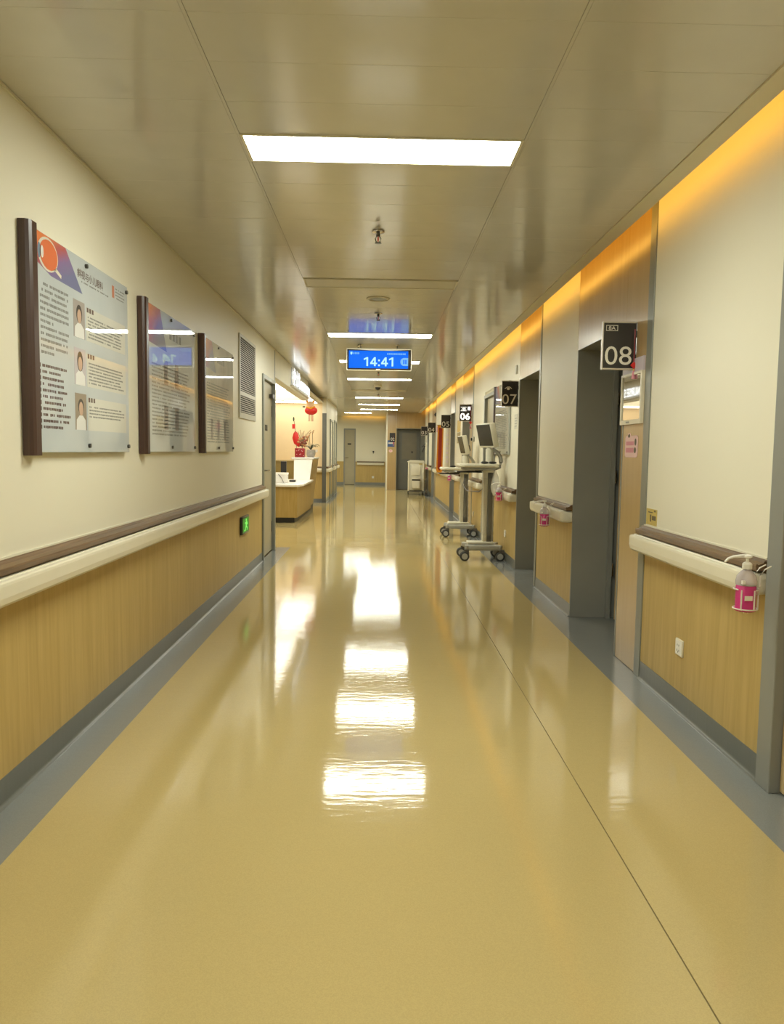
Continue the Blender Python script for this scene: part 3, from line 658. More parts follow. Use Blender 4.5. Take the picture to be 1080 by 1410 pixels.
# ------------------------------------------------------------------ boards on the left wall
def board(fr, W, H, label, style, mirror=False):
    """fr origin: lower left corner on the wall; the dark bar stands on the left"""
    c = fr.p(W/2, 0, 0)
    r = thing('notice_board', label, 'notice board', c, 'glossy notice boards')
    mb = MB(); bw = .085
    u0, u1 = (0, bw) if not mirror else (W-bw, W)
    prof = [(u0, .004), (u0, .030), (u0+.008, .042), (u0+.022, .048), (u1-.022, .048), (u1-.008, .042), (u1, .030), (u1, .004)]
    mb.prism([fr.p(a, -.012, d) for a, d in prof], fr.u*(H+.024)); obj('side_bar', mb, 'walnut_dark', r, label='dark brown rounded bar')
    a, b = (bw, W) if not mirror else (0, W-bw)
    mb = MB(); fr.box(mb, a, b, 0, H, .008, .030); obj('backing', mb, 'acrylic_edge', r)
    mb = MB(); fr.box(mb, a+.002, b-.002, .002, H-.002, .030, .0312); pn = obj('print_sheet', mb, 'board_paper' if style < 3 else 'board_grey', r)
    d0, d1 = .0312, .0316
    def P(name, m, *polys):
        mb = MB()
        for q in polys: fr.poly(mb, q, d0, d1)
        return obj(name, mb, m, pn)
    def R(u0, u1, v0, v1): return [(u0, v0), (u1, v0), (u1, v1), (u0, v1)]
    w_ = b-a
    def line(u0, u1, v0, v1, cw):                      # a printed line broken up into characters
        q = []; u = u0
        while u < u1-cw:
            ww = cw*random.uniform(.7, 1.0); dv = (v1-v0)*random.uniform(0, .2)
            if random.random() > .06: q.append(R(u, u+ww, v0+dv, v1))
            u += cw*1.12
        return q
    hd = P('header_picture', 'board_header', [(a+.002, H-.002), (a+.283, H-.002), (a+.458, H-.158), (a+.135, H-.152), (a+.002, H-.12)] if style == 1 else [(a+.002, H-.002), (a+.26, H-.002), (a+.40, H-.24), (a+.002, H-.22)])
    if style == 1:
        d0, d1 = .0316, .0320
        hd['label'] = 'orange to purple header picture'
        def ell(u, v, ru, rv, n=24): return [(u+ru*math.cos(2*PI*k/n), v+rv*math.sin(2*PI*k/n)) for k in range(n)]
        P('optic_nerve', 'eye_white', [(a+.17, H-.105), (a+.235, H-.128), (a+.232, H-.142), (a+.16, H-.12)])
        P('eye_outline', 'eye_white', ell(a+.110, H-.074, .094, .067)); d0, d1 = .0320, .0324
        P('eye_disc', 'eye_red', ell(a+.116, H-.074, .082, .059))
        P('eye_lens', 'eye_blue', ell(a+.030, H-.074, .014, .030)); d0, d1 = .0324, .0328
        P('eye_glint', 'coat_print', ell(a+.055, H-.074, .013, .024)); d0, d1 = .0312, .0316
        text('title', '斜视与小儿眼科', fr, a+.403, H-.092, .040, 'board_title', pn, d=.0318, width=.31, bold=.012)
        P('subtitle', 'board_text', *line(a+.45, a+.79, H-.108, H-.101, .012))
        P('logo', 'logo_red', R(a+.837, a+.868, H-.095, H-.036))
        P('logo_text', 'board_text', *[q for i in range(4) for q in line(a+.885, a+1.03-.02*(i % 2), H-.048-i*.015, H-.042-i*.015, .012)])
        P('intro_text', 'board_text', *[q for i in range(12) for q in line(a+.03+(.03 if i == 0 else 0), a+.315-(.16 if i in (6, 11) else random.uniform(0, .02)), H-.204-i*.0245, H-.192-i*.0245, .0135)])
        P('list_text', 'board_title', *[q for i in range(11) for q in line(a+.036, a+.315-random.uniform(.0, .10), H-.515-i*.0245-.012, H-.515-i*.0245, .014)], *[R(a+.008, a+.022, H-.515-i*.0245-.014, H-.515-i*.0245+.002) for i in range(11)])
        for k, (vt, bk, hr) in enumerate(((.196, 'portrait_back', .045), (.405, 'portrait_lilac', .05), (.605, 'portrait_brown', .038))):
            d0, d1 = .0312, .0316; t = H-vt
            ph = P('portrait', bk, R(a+.352, a+.480, t-.163, t))
            d0, d1 = .0316, .0320; c_ = a+.416
            mb = MB(); fr.poly(mb, [(c_-.054, t-.163), (c_+.054, t-.163), (c_+.050, t-.118), (c_+.018, t-.098), (c_-.018, t-.098), (c_-.050, t-.118)], d0, d1); obj('white_coat', mb, 'coat_print', ph)
            mb = MB(); fr.disc(mb, c_, t-.058, .032, hr*.9, d0, d1); obj('hair', mb, 'hair_print', ph)
            mb = MB(); fr.disc(mb, c_, t-.068, .023, .031, d1, d1+.0004); obj('face', mb, 'skin_print', ph)
            d0, d1 = .0312, .0315
            P('text_box', 'box_pale', R(a+.495, a+1.02, t-.163, t-.012)); d0, d1 = .0316, .0320
            P('caption', 'board_title', *[R(a+.505+i*.03, a+.525+i*.03, t-.033, t-.012) for i in range(3)])
            P('body_text', 'board_text', *[q for i in range(7 if k < 2 else 4) for q in line(a+.515, a+1.0-random.uniform(0, .06), t-.058-i*.0150, t-.0505-i*.0150, .0125)])
    else:
        P('title_marks', 'board_text', *[R(a+.46+i*.075, a+.515+i*.075, H-.15, H-.10) for i in range(4)])
        P('body_text', 'board_text', *[q for i in range(20 if style == 2 else 22) for q in line(a+.08, a+.98-random.uniform(0, .12), H-.345-i*.022, H-.334-i*.022, .016)])
        if style == 2:
            for u, v in ((.33, .42), (.58, .42), (.33, .14), (.58, .14)): P('portrait', 'portrait_back', R(a+u, a+u+.09, v, v+.15))
        else:
            for u in (.2, .45, .7): P('portrait', 'portrait_back', R(a+u, a+u+.09, .10, .26))
    for u, v in ((a+.50, H-.025), (b-.025, H-.03), (b-.025, .03), (a+.50, .03)):
        mb = MB(); fr.disc(mb, u, v, .010, .010, .030, .042, 12); obj('stand_off_screw', mb, 'steel_dark', r)
    return r
board(fleft(2.915, 1.305), 1.15, .868, 'nearest glossy eye clinic board with orange eye picture and three portraits', 1)
board(fleft(4.315, 1.305), 1.20, .865, 'middle of the three glossy boards on the left wall', 2)
board(fleft(5.74, 1.305), 1.21, .88, 'third glossy board on the left wall, next to the vent grille', 3)
board(fright(10.06, 1.305), 1.12, .88, 'glossy board on the right wall behind the nearer computer cart', 4)

# ------------------------------------------------------------------ vent grille, exit sign
r = thing('vent_grille', 'tall louvred vent grille on the left wall next to third board', 'vent', (XL, 7.86, 1.63))
F = fleft(7.385, 1.635); W, H = .95, .82
mb = MB()
for q in ((0, W, 0, .055), (0, W, H-.03, H), (0, .04, .055, H-.03), (W-.04, W, .055, H-.03), (.04, W-.04, .225, .265)): F.box(mb, *q, 0, .014)
obj('frame', mb, 'frame_alu', r); mb = MB(); F.box(mb, .04, W-.04, .055, H-.03, .0005, .002); obj('dark_backing', mb, 'dark_gap', r)
def slat_me():
    mb = MB(); mb.prism([(0.0025, .04, 0), (.013, .04, -.006), (.013, .04, -.0005), (.0025, .04, .008)], (0, W-.08, 0)); return mb
sl0 = None
def slat(v):
    global sl0
    if sl0 is None:
        mb = slat_me(); mb.v = [(XL+x, 7.385+y, 1.635+z) for x, y, z in mb.v]; sl0 = obj('slat', mb, 'frame_alu', r); o = sl0
    else: o = sl0.copy(); C.objects.link(o); o.parent = r
    o.location = (0, 0, v); return o
for i in range(8): slat(.068+i*.0205)
for i in range(25): slat(.280+i*.0205)
r = thing('exit_sign', 'small green running-man exit sign low on the left wainscot', 'exit sign', (XL, 7.63, .46))
F = fleft(7.44, .468); mb = MB(); F.box(mb, 0, .38, 0, .18, -.001, .026); obj('housing', mb, 'exit_body', r, .006, 2)
mb = MB(); F.box(mb, .02, .36, .02, .16, .026, .0275); fc = obj('lit_face', mb, 'exit_green', r)
mb = MB(); F.disc(mb, .20, .138, .026, .014, .0275, .029); F.poly(mb, [(.13, .115), (.24, .125), (.28, .09), (.26, .085), (.23, .10), (.22, .075), (.27, .06), (.26, .03), (.24, .03), (.245, .052), (.19, .066), (.15, .03), (.09, .03), (.09, .042), (.14, .046), (.17, .08), (.175, .105), (.13, .10)], .0275, .029)
obj('running_figure', mb, 'exit_pale', fc)

# ------------------------------------------------------------------ room number signs
def room_sign(num, y, x1, label, bright=False, top=None, w=.205, h=.285, z=1.85, corner=None):
    x0 = x1-w
    r = thing('room_sign', label, 'room sign', ((x0+x1)/2, y, z), 'room number signs')
    obj('plate', B(x0, x1, y, y+.024, z, z+h), 'sign_black', r, .002, 1)
    mb = MB(); t = .006
    mb.box(x0-.002, x1+.002, y-.003, y+.027, z-.003, z+t).box(x0-.002, x1+.002, y-.003, y+.027, z+h-t, z+h+.003).box(x0-.002, x0+t*.6, y-.003, y+.027, z+t, z+h-t)
    obj('edge_strip', mb, 'sign_edge', r)
    obj('wall_bracket', MB().box(x1, XR+.004, y+.004, y+.02, z+.05, z+.09).box(x1, XR+.004, y+.004, y+.02, z+h-.09, z+h-.05), 'steel_dark', r)
    F = fface(x0, y, z); m = 'letters_sign' if bright else 'sign_print'
    text('number', num, F, w/2-.005, .026, .112, m, r, d=.002, align='CENTER', width=.165, bold=.0 if not bright else .02)
    if corner:
        mb = MB()
        for q in ((.018, .090, .262, .265), (.018, .090, .231, .234), (.018, .021, .234, .262), (.087, .090, .234, .262)): F.box(mb, *q, 0, .002)
        obj('corner_box', mb, 'sign_print', r); text('corner_code', corner, F, .054, .2375, .021, 'sign_print', r, d=.002, align='CENTER', width=.042)
    if top:
        mb = MB()
        F.poly(mb, [(.03, .2), (.06, .222), (.09, .222), (.115, .2), (.108, .197), (.088, .214), (.062, .214), (.037, .197)], 0, .002); F.disc(mb, .073, .198, .017, .014, 0, .002, 12)
        if bright: F.box(mb, .022, .118, .232, .24, 0, .002); F.box(mb, .14, .185, .185, .245, 0, .002); F.box(mb, .022, .118, .172, .18, 0, .002)
        obj('eye_symbol', mb, m, r)
    return r
emis('letters_sign', (1.0, .97, .9), 1.3)
room_sign('08', 4.62, XR-.004, 'black room sign 08 with small 8A box', corner='8A')
room_sign('07', 8.50, XR-.004, 'black room sign 07 with eye symbol', top=True, w=.185)
room_sign('06', 12.75, XR-.004, 'bright lettered room sign 06 over the computer carts', True, True)
room_sign('05', 16.46, XR-.004, 'black room sign 05 above the orange banner')
room_sign('04', 20.87, XR-.004, 'small black room sign 04')
room_sign('03', 24.26, XR-.004, 'smallest black room sign 03 by the far white cart')
r = thing('room_sign', 'black room sign 02 on the far oak panel', 'room sign', (.465, YE-.02, 1.62), 'room number signs')
obj('plate', B(.37, .56, YE-.03, YE-.0125, 1.64, 1.94), 'sign_black', r); F = fface(.37, YE-.03, 1.64)
text('number', '02', F, .10, .04, .10, 'sign_print', r, d=.002, align='CENTER', width=.13)
# knot pendants
def knot(x, y, z, label, s=1.0):
    r = thing('knot_pendant', label, 'ornament', (x, y, z), 'red knot pendants')
    obj('cord', MB().tube([(x, y, z+.30*s), (x, y, z+.10*s)], .003, 6), 'pot_red', r)
    obj('knot', MB().prism([(x-.022*s, y-.005, z+.082*s), (x, y-.005, z+.06*s), (x+.022*s, y-.005, z+.082*s), (x, y-.005, z+.105*s)], (0, .01, 0)), 'lantern_red', r, .002, 1)
    obj('bead', MB().ball((x, y, z+.055*s), .007*s), 'gold', r)
    obj('tassel', MB().lathe([(.004*s, .05*s), (.008*s, .04*s), (.013*s, 0)], (x, y, z), 10), 'pink_dark', r)
knot(1.556, 4.600, 1.79, 'red knot with tassel hanging at sign 08')
knot(1.556, 12.73, 1.72, 'red knot with tassel hanging below sign 06', 1.3)
knot(.50, YE-.045, 1.50, 'reddish knot hanging below sign 02', 1.2)

# ------------------------------------------------------------------ small things on the right wall
r = thing('framed_notice', 'white framed glossy notice below sign 08', 'frame', (XR, 4.64, 1.51))
F = fright(4.825, 1.515); W, H = .375, .315
mb = MB()
for q in ((0, W, 0, .028), (0, W, H-.014, H), (0, .012, .028, H-.014), (W-.02, W, .028, H-.014)): F.box(mb, *q, 0, .020)
obj('frame', mb, 'pvc_white', r); mb = MB(); F.box(mb, .012, W-.02, .028, H-.014, .001, .012); obj('glass', mb, 'mirror', r)
mb = MB(); F.box(mb, .12, .18, .008, .018, .02, .021); obj('small_mark', mb, 'metal_trim', r)
mb = MB(); F.box(mb, 0, W, H, H+.085, 0, .012); obj('top_card', mb, 'lilac', r)
r = thing('wall_sticker', 'pink bottle-shaped sticker on the panel under the frame', 'sticker', (XR, 4.62, 1.31))
F = fright(4.755, 1.31); mb = MB(); F.poly(mb, [(0, .015), (.015, 0), (.215, 0), (.23, .015), (.23, .12), (.21, .135), (.10, .135), (.09, .15), (.05, .15), (.04, .135), (.015, .135), (0, .12)], 0, .002); obj('sheet', mb, 'poster_pink', r)
mb = MB(); F.box(mb, .02, .16, .075, .10, .002, .0025); F.box(mb, .02, .16, .03, .06, .002, .0025); obj('printed_bands', mb, 'pink_dark', r)
mb = MB(); F.disc(mb, .19, .095, .016, .022, .002, .0025); F.disc(mb, .185, .045, .02, .018, .002, .0025); F.disc(mb, .07, .135, .02, .012, .002, .0025); obj('printed_marks', mb, 'note_ink', r)
r = thing('wall_note', 'yellow paper note at the lower corner of the white wall', 'note', (XR, 4.24, .925))
F = fright(4.33, .925); mb = MB(); F.box(mb, .0, .165, 0, .093, 0, .0015); obj('paper', mb, 'note_yellow', r)
mb = MB(); F.box(mb, .03, .10, .07, .076, .0015, .002); F.box(mb, .12, .145, .078, .088, .0015, .002); F.box(mb, .09, .15, .03, .055, .0015, .002); F.box(mb, .06, .08, .02, .06, .0015, .002); obj('print', mb, 'note_ink', r)
def socket(fr, label, name='wall_socket'):
    r = thing(name, label, 'socket', fr.p(0, 0, 0), 'wall sockets')
    mb = MB(); fr.box(mb, 0, .086, 0, .086, -.003, .008); pl = obj('plate', mb, 'pvc_white', r, .003, 2)
    mb = MB(); fr.box(mb, .006, .08, .006, .08, .008, .0095); obj('face', mb, 'white_print', pl)
    mb = MB()
    for u, v in ((.03, .055), (.05, .055), (.028, .028), (.052, .028), (.04, .020)): fr.box(mb, u-.002, u+.002, v-.005, v+.005, .0095, .0100)
    obj('slots', mb, 'dark_gap', r)
socket(fright(3.815, .292), 'white wall socket on the near right wainscot'); socket(fright(9.17, .29), 'white wall socket behind the nearer computer cart'); socket(fright(12.28, .27), 'white wall socket behind the farther computer cart')
socket(Fr((-.25, YF-.010, .26), (1, 0, 0), (0, 0, 1)), 'white wall socket on the far end wall')
r = thing('call_lamp', 'small slim box high on the wall above sign 07', 'lamp', (XR, 8.60, 2.22)); F = fright(8.64, 2.225)
mb = MB(); F.box(mb, 0, .055, 0, .10, 0, .02); obj('housing', mb, 'frame_alu', r, .004, 1); mb = MB(); F.box(mb, .008, .047, .01, .05, .02, .023); obj('lens', mb, 'poster_pale', r)
r = thing('paper_notice', 'small pale notice sheet under sign 07', 'notice', (XR, 8.60, 1.6)); F = fright(8.70, 1.60)
mb = MB(); F.box(mb, 0, .20, 0, .17, 0, .002); obj('sheet', mb, 'poster_pale', r); mb = MB(); [F.box(mb, .03, .17, .03+i*.03, .036+i*.03, .002, .0025) for i in range(4)]; obj('print', mb, 'board_grey', r)
r = thing('wall_phone', 'small black hooked device over the glossy board on the right wall', 'device', (XR-.05, 9.8, 1.52)); F = fright(9.80, 1.53, .048)
mb = MB(); F.box(mb, 0, .10, 0, .035, 0, .02); obj('body', mb, 'black_plastic', r, .006, 2); mb = MB(); F.box(mb, .01, .09, .045, .075, 0, .02); obj('upper_body', mb, 'steel_dark', r, .008, 2)
r = thing('door_camera', 'small dark device on the wall near sign 06', 'device', (XR, 12.35, 1.5)); F = fright(12.45, 1.5)
mb = MB(); F.box(mb, 0, .16, 0, .08, 0, .03); obj('body', mb, 'cart_grey', r, .008, 2); mb = MB(); F.disc(mb, .05, .04, .025, .025, .03, .05, 12); obj('lens', mb, 'black_plastic', r)
r = thing('wall_poster', 'yellow and brown poster on the wall between signs 06 and 05', 'poster', (XR, 14.6, 1.5)); F = fright(15.0, 1.50)
mb = MB(); F.box(mb, 0, .55, .22, .45, 0, .006); obj('top_sheet', mb, 'poster_yellow', r); mb = MB(); F.box(mb, 0, .55, 0, .21, 0, .006); obj('lower_sheet', mb, 'counter_olive', r)
r = thing('wall_poster', 'tall pale poster board right of the orange banner', 'poster', (XR, 17.1, .95)); F = fright(17.45, .98)
mb = MB(); F.box(mb, 0, .75, 0, .95, 0, .012); obj('board', mb, 'poster_pale', r); mb = MB(); [F.box(mb, .08, .66, .1+i*.1, .15+i*.1, .012, .013) for i in range(7)]; obj('printed_blocks', mb, 'lilac', r)
r = thing('silk_banner', 'orange and red silk banner with fringe hanging below sign 05', 'banner', (1.42, 17.0, .80)); F = fface(1.335, 17.0, .80)
mb = MB(); F.poly(mb, [(-.02, .10), (.05, 0), (.125, .10), (.135, 1.12), (0, 1.12)], -.006, .0); obj('border', mb, 'silk_orange', r)
mb = MB(); F.poly(mb, [(.012, .16), (.052, .09), (.095, .16), (.105, 1.07), (.03, 1.07)], .0, .003); obj('field', mb, 'silk_red', r)
mb = MB(); mb.tube([F.p(-.02, 1.125, -.003), F.p(.236, 1.125, -.003)], .009); obj('top_rod', mb, 'gold', r)
mb = MB(); [F.box(mb, -.02+i*.012, -.012+i*.012, .0+abs(i-5.5)*.014-.03, .10+abs(i-5.5)*.001-.03, -.005, -.002) for i in range(12)]; obj('fringe', mb, 'gold', r)
mb = MB(); F.disc(mb, .238, 1.125, .02, .02, -.02, .014, 12); obj('wall_boss', mb, 'steel_dark', r)
r = thing('wall_poster', 'pale green poster with pink top beside sign 04', 'poster', (XR, 20.0, 1.0)); F = fright(20.3, 1.0)
mb = MB(); F.box(mb, 0, .55, 0, .85, 0, .01); obj('board', mb, 'poster_pale', r); mb = MB(); F.box(mb, 0, .55, .85, 1.0, 0, .01); obj('pink_strip', mb, 'pink_dark', r)
r = thing('wall_poster', 'dark blue poster on the far oak panel under sign 02', 'poster', (.42, YE-.02, 1.46)); F = fface(.30, YE-.012, 1.47)
mb = MB(); F.box(mb, 0, .235, 0, .22, 0, .008); obj('sheet', mb, 'poster_blue', r); mb = MB(); F.box(mb, .03, .2, .10, .15, .008, .009); obj('print', mb, 'poster_pale', r)
r = thing('wall_sticker', 'small pink round sticker under the blue poster', 'sticker', (.41, YE-.02, 1.28)); F = fface(.41, YE-.012, 1.33)
mb = MB(); F.disc(mb, 0, 0, .065, .05, 0, .003); obj('sheet', mb, 'poster_pink', r); mb = MB(); F.box(mb, -.03, .03, -.01, .012, .003, .004); obj('print', mb, 'pink_dark', r)
r = thing('wall_hook', 'small dark fitting on the far end wall', 'hook', (-.2, YF-.012, 1.26)); F = fface(-.2, YF-.012, 1.29)
mb = MB(); F.box(mb, -.03, .03, -.03, .03, 0, .03); obj('plate', mb, 'black_plastic', r, .006, 1); mb = MB(); mb.tube([F.p(0, -.02, .03), F.p(0, -.07, .04)], .01, 6); obj('hook', mb, 'steel_dark', r)
r = thing('arm_bracket', 'black jointed arm on the right wall below sign 03', 'bracket', (XR, 24.6, 1.25)); F = fright(24.7, 1.25)
mb = MB(); F.box(mb, 0, .1, 0, .36, 0, .03); obj('back_plate', mb, 'pvc_white', r)
mb = MB(); mb.tube([F.p(.05, .34, .03), F.p(.05, .22, .16), F.p(.05, .26, .05), F.p(.05, .05, .14)], .018, 8); obj('arm', mb, 'black_plastic', r)
for y, l in ((21.0-.2, 'small dark box above sign 04'),):
    r = thing('door_camera', l, 'device', (XR, y, 2.3)); F = fright(y+.05, 2.3); mb = MB(); F.box(mb, 0, .10, 0, .10, 0, .03); obj('body', mb, 'black_plastic', r, .01, 1); mb = MB(); F.disc(mb, .05, .05, .02, .02, .03, .045, 10); obj('lens', mb, 'steel_dark', r)

# ------------------------------------------------------------------ sanitizer bottles in wire holders
def bottle_set(x, y, z, lab_b, lab_h, gel='gel_pink'):
    """x,y: axis of the bottle, z: its base; the wall rail is towards +x"""
    r = thing('sanitizer_bottle', lab_b, 'bottle', (x, y, z), 'pink sanitizer bottles')
    s = .039
    obj('gel', MB().lathe([(.030, .003), (s-.002, .008), (s-.002, .10), (s-.004, .104)], (x, y, z), 24), gel, r, label='bright pink gel')
    obj('body', MB().lathe([(s-.001, .104), (s, .12), (s-.004, .138), (.022, .156), (.014, .162), (.014, .168)], (x, y, z), 24), 'bottle_clear', r, label='frosted clear shoulder')
    obj('base_cup', MB().lathe([(.030, 0), (s, .004), (s, .012), (s-.0015, .012)], (x, y, z), 24), gel, r)
    cp_ = obj('collar', MB().lathe([(.017, .166), (.018, .168), (.018, .186), (.012, .192), (.006, .194)], (x, y, z), 18), 'white_print', r)
    obj('stem', MB().lathe([(.0055, .19), (.0055, .212)], (x, y, z), 12), 'white_print', cp_)
    pm = obj('pump_head', MB().lathe([(.010, .208), (.017, .212), (.017, .218), (.008, .222)], (x, y, z), 18), 'white_print', r)
    obj('spout', MB().tube([(x, y, z+.215), (x-.02, y+.0, z+.2165), (x-.055, y, z+.213), (x-.075, y, z+.206), (x-.088, y, z+.192)], .0062, 10, [1.2, 1.1, .9, .8, .7]), 'white_print', pm)
    mb = MB(); mb.box(x-.034, x-.022, y-s-.001, y-s+.01, z+.112, z+.126); obj('tag', mb, 'white_print', r)
    h = thing('wire_holder', lab_h, 'holder', (x, y, z-.004), 'wire bottle holders')
    q = s+.005; wr_ = .0028
    def ring(zz, a0=0, a1=2*PI, n=22): return [(x+q*math.cos(a0+(a1-a0)*k/n), y+q*math.sin(a0+(a1-a0)*k/n), zz) for k in range(n+1)]
    obj('lower_ring', MB().tube(ring(z+.012), wr_, 6), 'wire_white', h)
    obj('upper_ring', MB().tube(ring(z+.088, -PI*.35, PI*1.15), wr_, 6), 'wire_white', h)
    for a in (-PI*.75, -PI*.40, -PI*.12, PI*.5):
        px, py = x+q*math.cos(a), y+q*math.sin(a)
        obj('upright', MB().tube([(px, py, z+.088), (px, py, z+.012), (x+.3*q*math.cos(a), y+.3*q*math.sin(a), z-.003)], wr_, 6), 'wire_white', h)
    F = fface(x-.026, y-q-.001, z+.05); mb = MB(); F.box(mb, 0, .030, 0, .018, 0, .002); obj('clip_plate', mb, 'wire_white', h)
    hx = XR-.03
    for s_ in (-.02, .02):
        obj('hook', MB().tube([(x+q*.8, y+s_, z+.088), (XR-.100, y+s_, z+.10), (XR-.101, y+s_, .872), (XR-.085, y+s_, .895), (XR-.060, y+s_, .908)], wr_, 6), 'wire_white', h)
bottle_set(1.431, 2.835, .728, 'pink sanitizer bottle with white pump at the right edge', 'white wire holder of the nearest sanitizer bottle')
bottle_set(1.430, 6.36, .705, 'pink sanitizer bottle between doorways 08 and 07', 'white wire holder between doorways 08 and 07')
bottle_set(1.430, 8.80, .755, 'pink sanitizer bottle just right of the nearer computer cart', 'white wire holder right of the nearer computer cart', 'gel_deep')
bottle_set(1.430, 15.0, .745, 'small pink sanitizer bottle seen under the farther cart worktop', 'white wire holder under sign 05')

# ------------------------------------------------------------------ computer carts
def cart(name, loc, label, yaw, dz, wt, group):
    """x towards the wall, origin on the floor under the column"""
    r = thing(name, label, 'cart', (0, 0, 0), group)
    zb = .135
    bs = obj('base', MB().prism([(-.25, -.17, zb), (-.22, -.20, zb), (-.10, -.10, zb), (.10, -.10, zb), (.19, -.20, zb), (.22, -.17, zb), (.15, 0, zb), (.22, .17, zb), (.19, .20, zb), (.10, .10, zb), (-.10, .10, zb), (-.22, .20, zb), (-.25, .17, zb), (-.17, 0, zb)], (0, 0, .055)), 'cart_grey', r, .01, 2)
    obj('base_cover', MB().box(-.20, .13, -.085, .085, .19, .222), 'cart_cream', bs, .012, 2)
    obj('crossbar', MB().box(-.23, .20, -.185, -.145, .125, .185), 'cart_grey', bs, .008, 2)
    obj('crossbar', MB().box(-.23, .20, .145, .185, .125, .185), 'cart_grey', bs, .008, 2)
    for (x, y) in ((-.235, -.19), (-.235, .19), (.20, -.19), (.20, .19)):
        c = obj('caster', MB().box(x-.018, x+.045, y-.012, y+.012, .06, .14), 'cart_dark', r, .006, 1)
        for s in (-1, 1):
            wv = obj('wheel', MB().lathe([(.050, -.011), (.057, -.008), (.057, .008), (.050, .011)], (x-.012, y+s*.026, .057), 22, 'y'), 'rubber', c)
            obj('hub', MB().lathe([(.036, -.013), (.038, -.010), (.038, .010), (.036, .013)], (x-.012, y+s*.026, .057), 18, 'y'), 'wheel_hub', c)
    obj('column_sleeve', MB().box(-.010, .045, -.045, .045, .215, wt-.08), 'cart_cream', r, .012, 2)
    obj('column', MB().box(.040, .105, -.05, .05, .215, wt-.08), 'cart_dark', r, .010, 2)
    mb = MB(); n = 16; L = 22; vs = []; fs = []
    for i in range(L+1):
        z = .30+(wt-.45)*i/L
        for k in range(n):
            a = 2*PI*k/n; q = 1+.10*math.sin(i*1.7+k*1.3)+.06*math.sin(i*.8-k*2.1)
            vs.append((.047+.078*q*math.copysign(abs(math.cos(a))**.6, math.cos(a)), .066*q*math.copysign(abs(math.sin(a))**.6, math.sin(a)), z))
    for i in range(L):
        for k in range(n): fs.append([i*n+k, i*n+(k+1) % n, (i+1)*n+(k+1) % n, (i+1)*n+k])
    obj('plastic_wrap', mb.mesh(vs, fs, True), 'wrap_film', r, label='crinkled clear plastic wrapping')
    obj('column_head', MB().box(-.02, .11, -.06, .06, wt-.085, wt-.035), 'cart_cream', r, .012, 2)
    top = obj('worktop', MB().prism([(-.33, -.20, wt-.02), (-.28, -.25, wt-.02), (.10, -.25, wt-.02), (.15, -.20, wt-.02), (.15, .20, wt-.02), (.10, .25, wt-.02), (-.28, .25, wt-.02), (-.33, .20, wt-.02)], (0, 0, .042)), 'cart_cream', r, .014, 3)
    obj('under_tray', MB().box(-.27, .11, -.22, .22, wt-.055, wt-.019), 'cart_grey', r, .012, 2)
    kb = obj('keyboard_tray', MB().box(-.36, -.05, -.19, .19, wt-.085, wt-.070), 'black_plastic', r, .004, 1)
    obj('tray_arm', MB().box(-.12, .02, -.03, .03, wt-.071, wt-.054), 'cart_dark', r)
    obj('post', MB().lathe([(.055, wt+.020), (.055, wt+.03), (.050, wt+.035), (.048, wt+.20), (.030, wt+.215)], (.06, 0, 0), 20), 'cart_cream', r)
    for s in (-.05, .05):
        obj('handle', MB().tube([(.105, s, wt+.20), (.15, s, wt+.17), (.195, s, wt+.11), (.205, s, wt+.05), (.185, s, wt-.02), (.14, s, wt-.035), (.10, s, wt-.045)], .018, 10), 'cart_grey', r)
    # monitor: screen faces -x, tipped slightly downwards
    mw, mh, mt = .40, .30, .075
    c, s = math.cos(yaw), math.sin(yaw); t = math.radians(13)
    mc = Vector((-.005, 0, wt+.205+.16))
    Rm = Matrix.Rotation(yaw, 3, 'Z') @ Matrix.Rotation(t, 3, 'Y').inverted()
    def tr(mb): mb.v = [tuple(mc+Rm @ Vector(v)) for v in mb.v]; return mb
    mo = obj('monitor', tr(MB().box(0, mt, -mw/2, mw/2, -mh/2, mh/2)), 'cart_cream', r, .012, 2)
    obj('screen', tr(MB().box(-.0025, .001, -mw/2+.008, mw/2-.008, -mh/2+.026, mh/2-.008)), 'screen_off', mo)
    obj('monitor_arm', tr(MB().box(mt-.012, mt+.05, -.045, .045, -.11, -.02)), 'cart_dark', r, .01, 2)
    obj('neck', MB().tube([(.06, 0, wt+.20), (.07, 0, wt+.27), (mc.x+.09, 0, wt+.32)], .02, 10), 'cart_dark', r)
    r.location = loc
    return r
cart('computer_cart', (1.315, 9.25, 0), 'nearer cream medical computer cart with wrapped column beside doorway 07', math.radians(17), 0, 1.165, 'medical computer carts')
cart('computer_cart', (1.312, 11.80, 0), 'farther medical computer cart with monitor turned edge-on', math.radians(4), 0, 1.065, 'medical computer carts')
def mouse(x, y, z, label):
    r = thing('computer_mouse', label, 'mouse', (x, y, z), 'computer mice')
    obj('shell', MB().ball((x, y, z+.012), .05, .03, .016), 'black_plastic', r); obj('wheel', MB().lathe([(.008, -.003), (.008, .003)], (x-.03, y, z+.024), 10, 'y'), 'cart_grey', r)
mouse(1.39, 9.08, 1.192, 'black mouse on the nearer cart worktop'); mouse(1.29, 9.05, 1.192, 'black scanner puck left of the mouse on the nearer cart'); mouse(1.16, 11.65, 1.092, 'black mouse on the farther cart worktop')
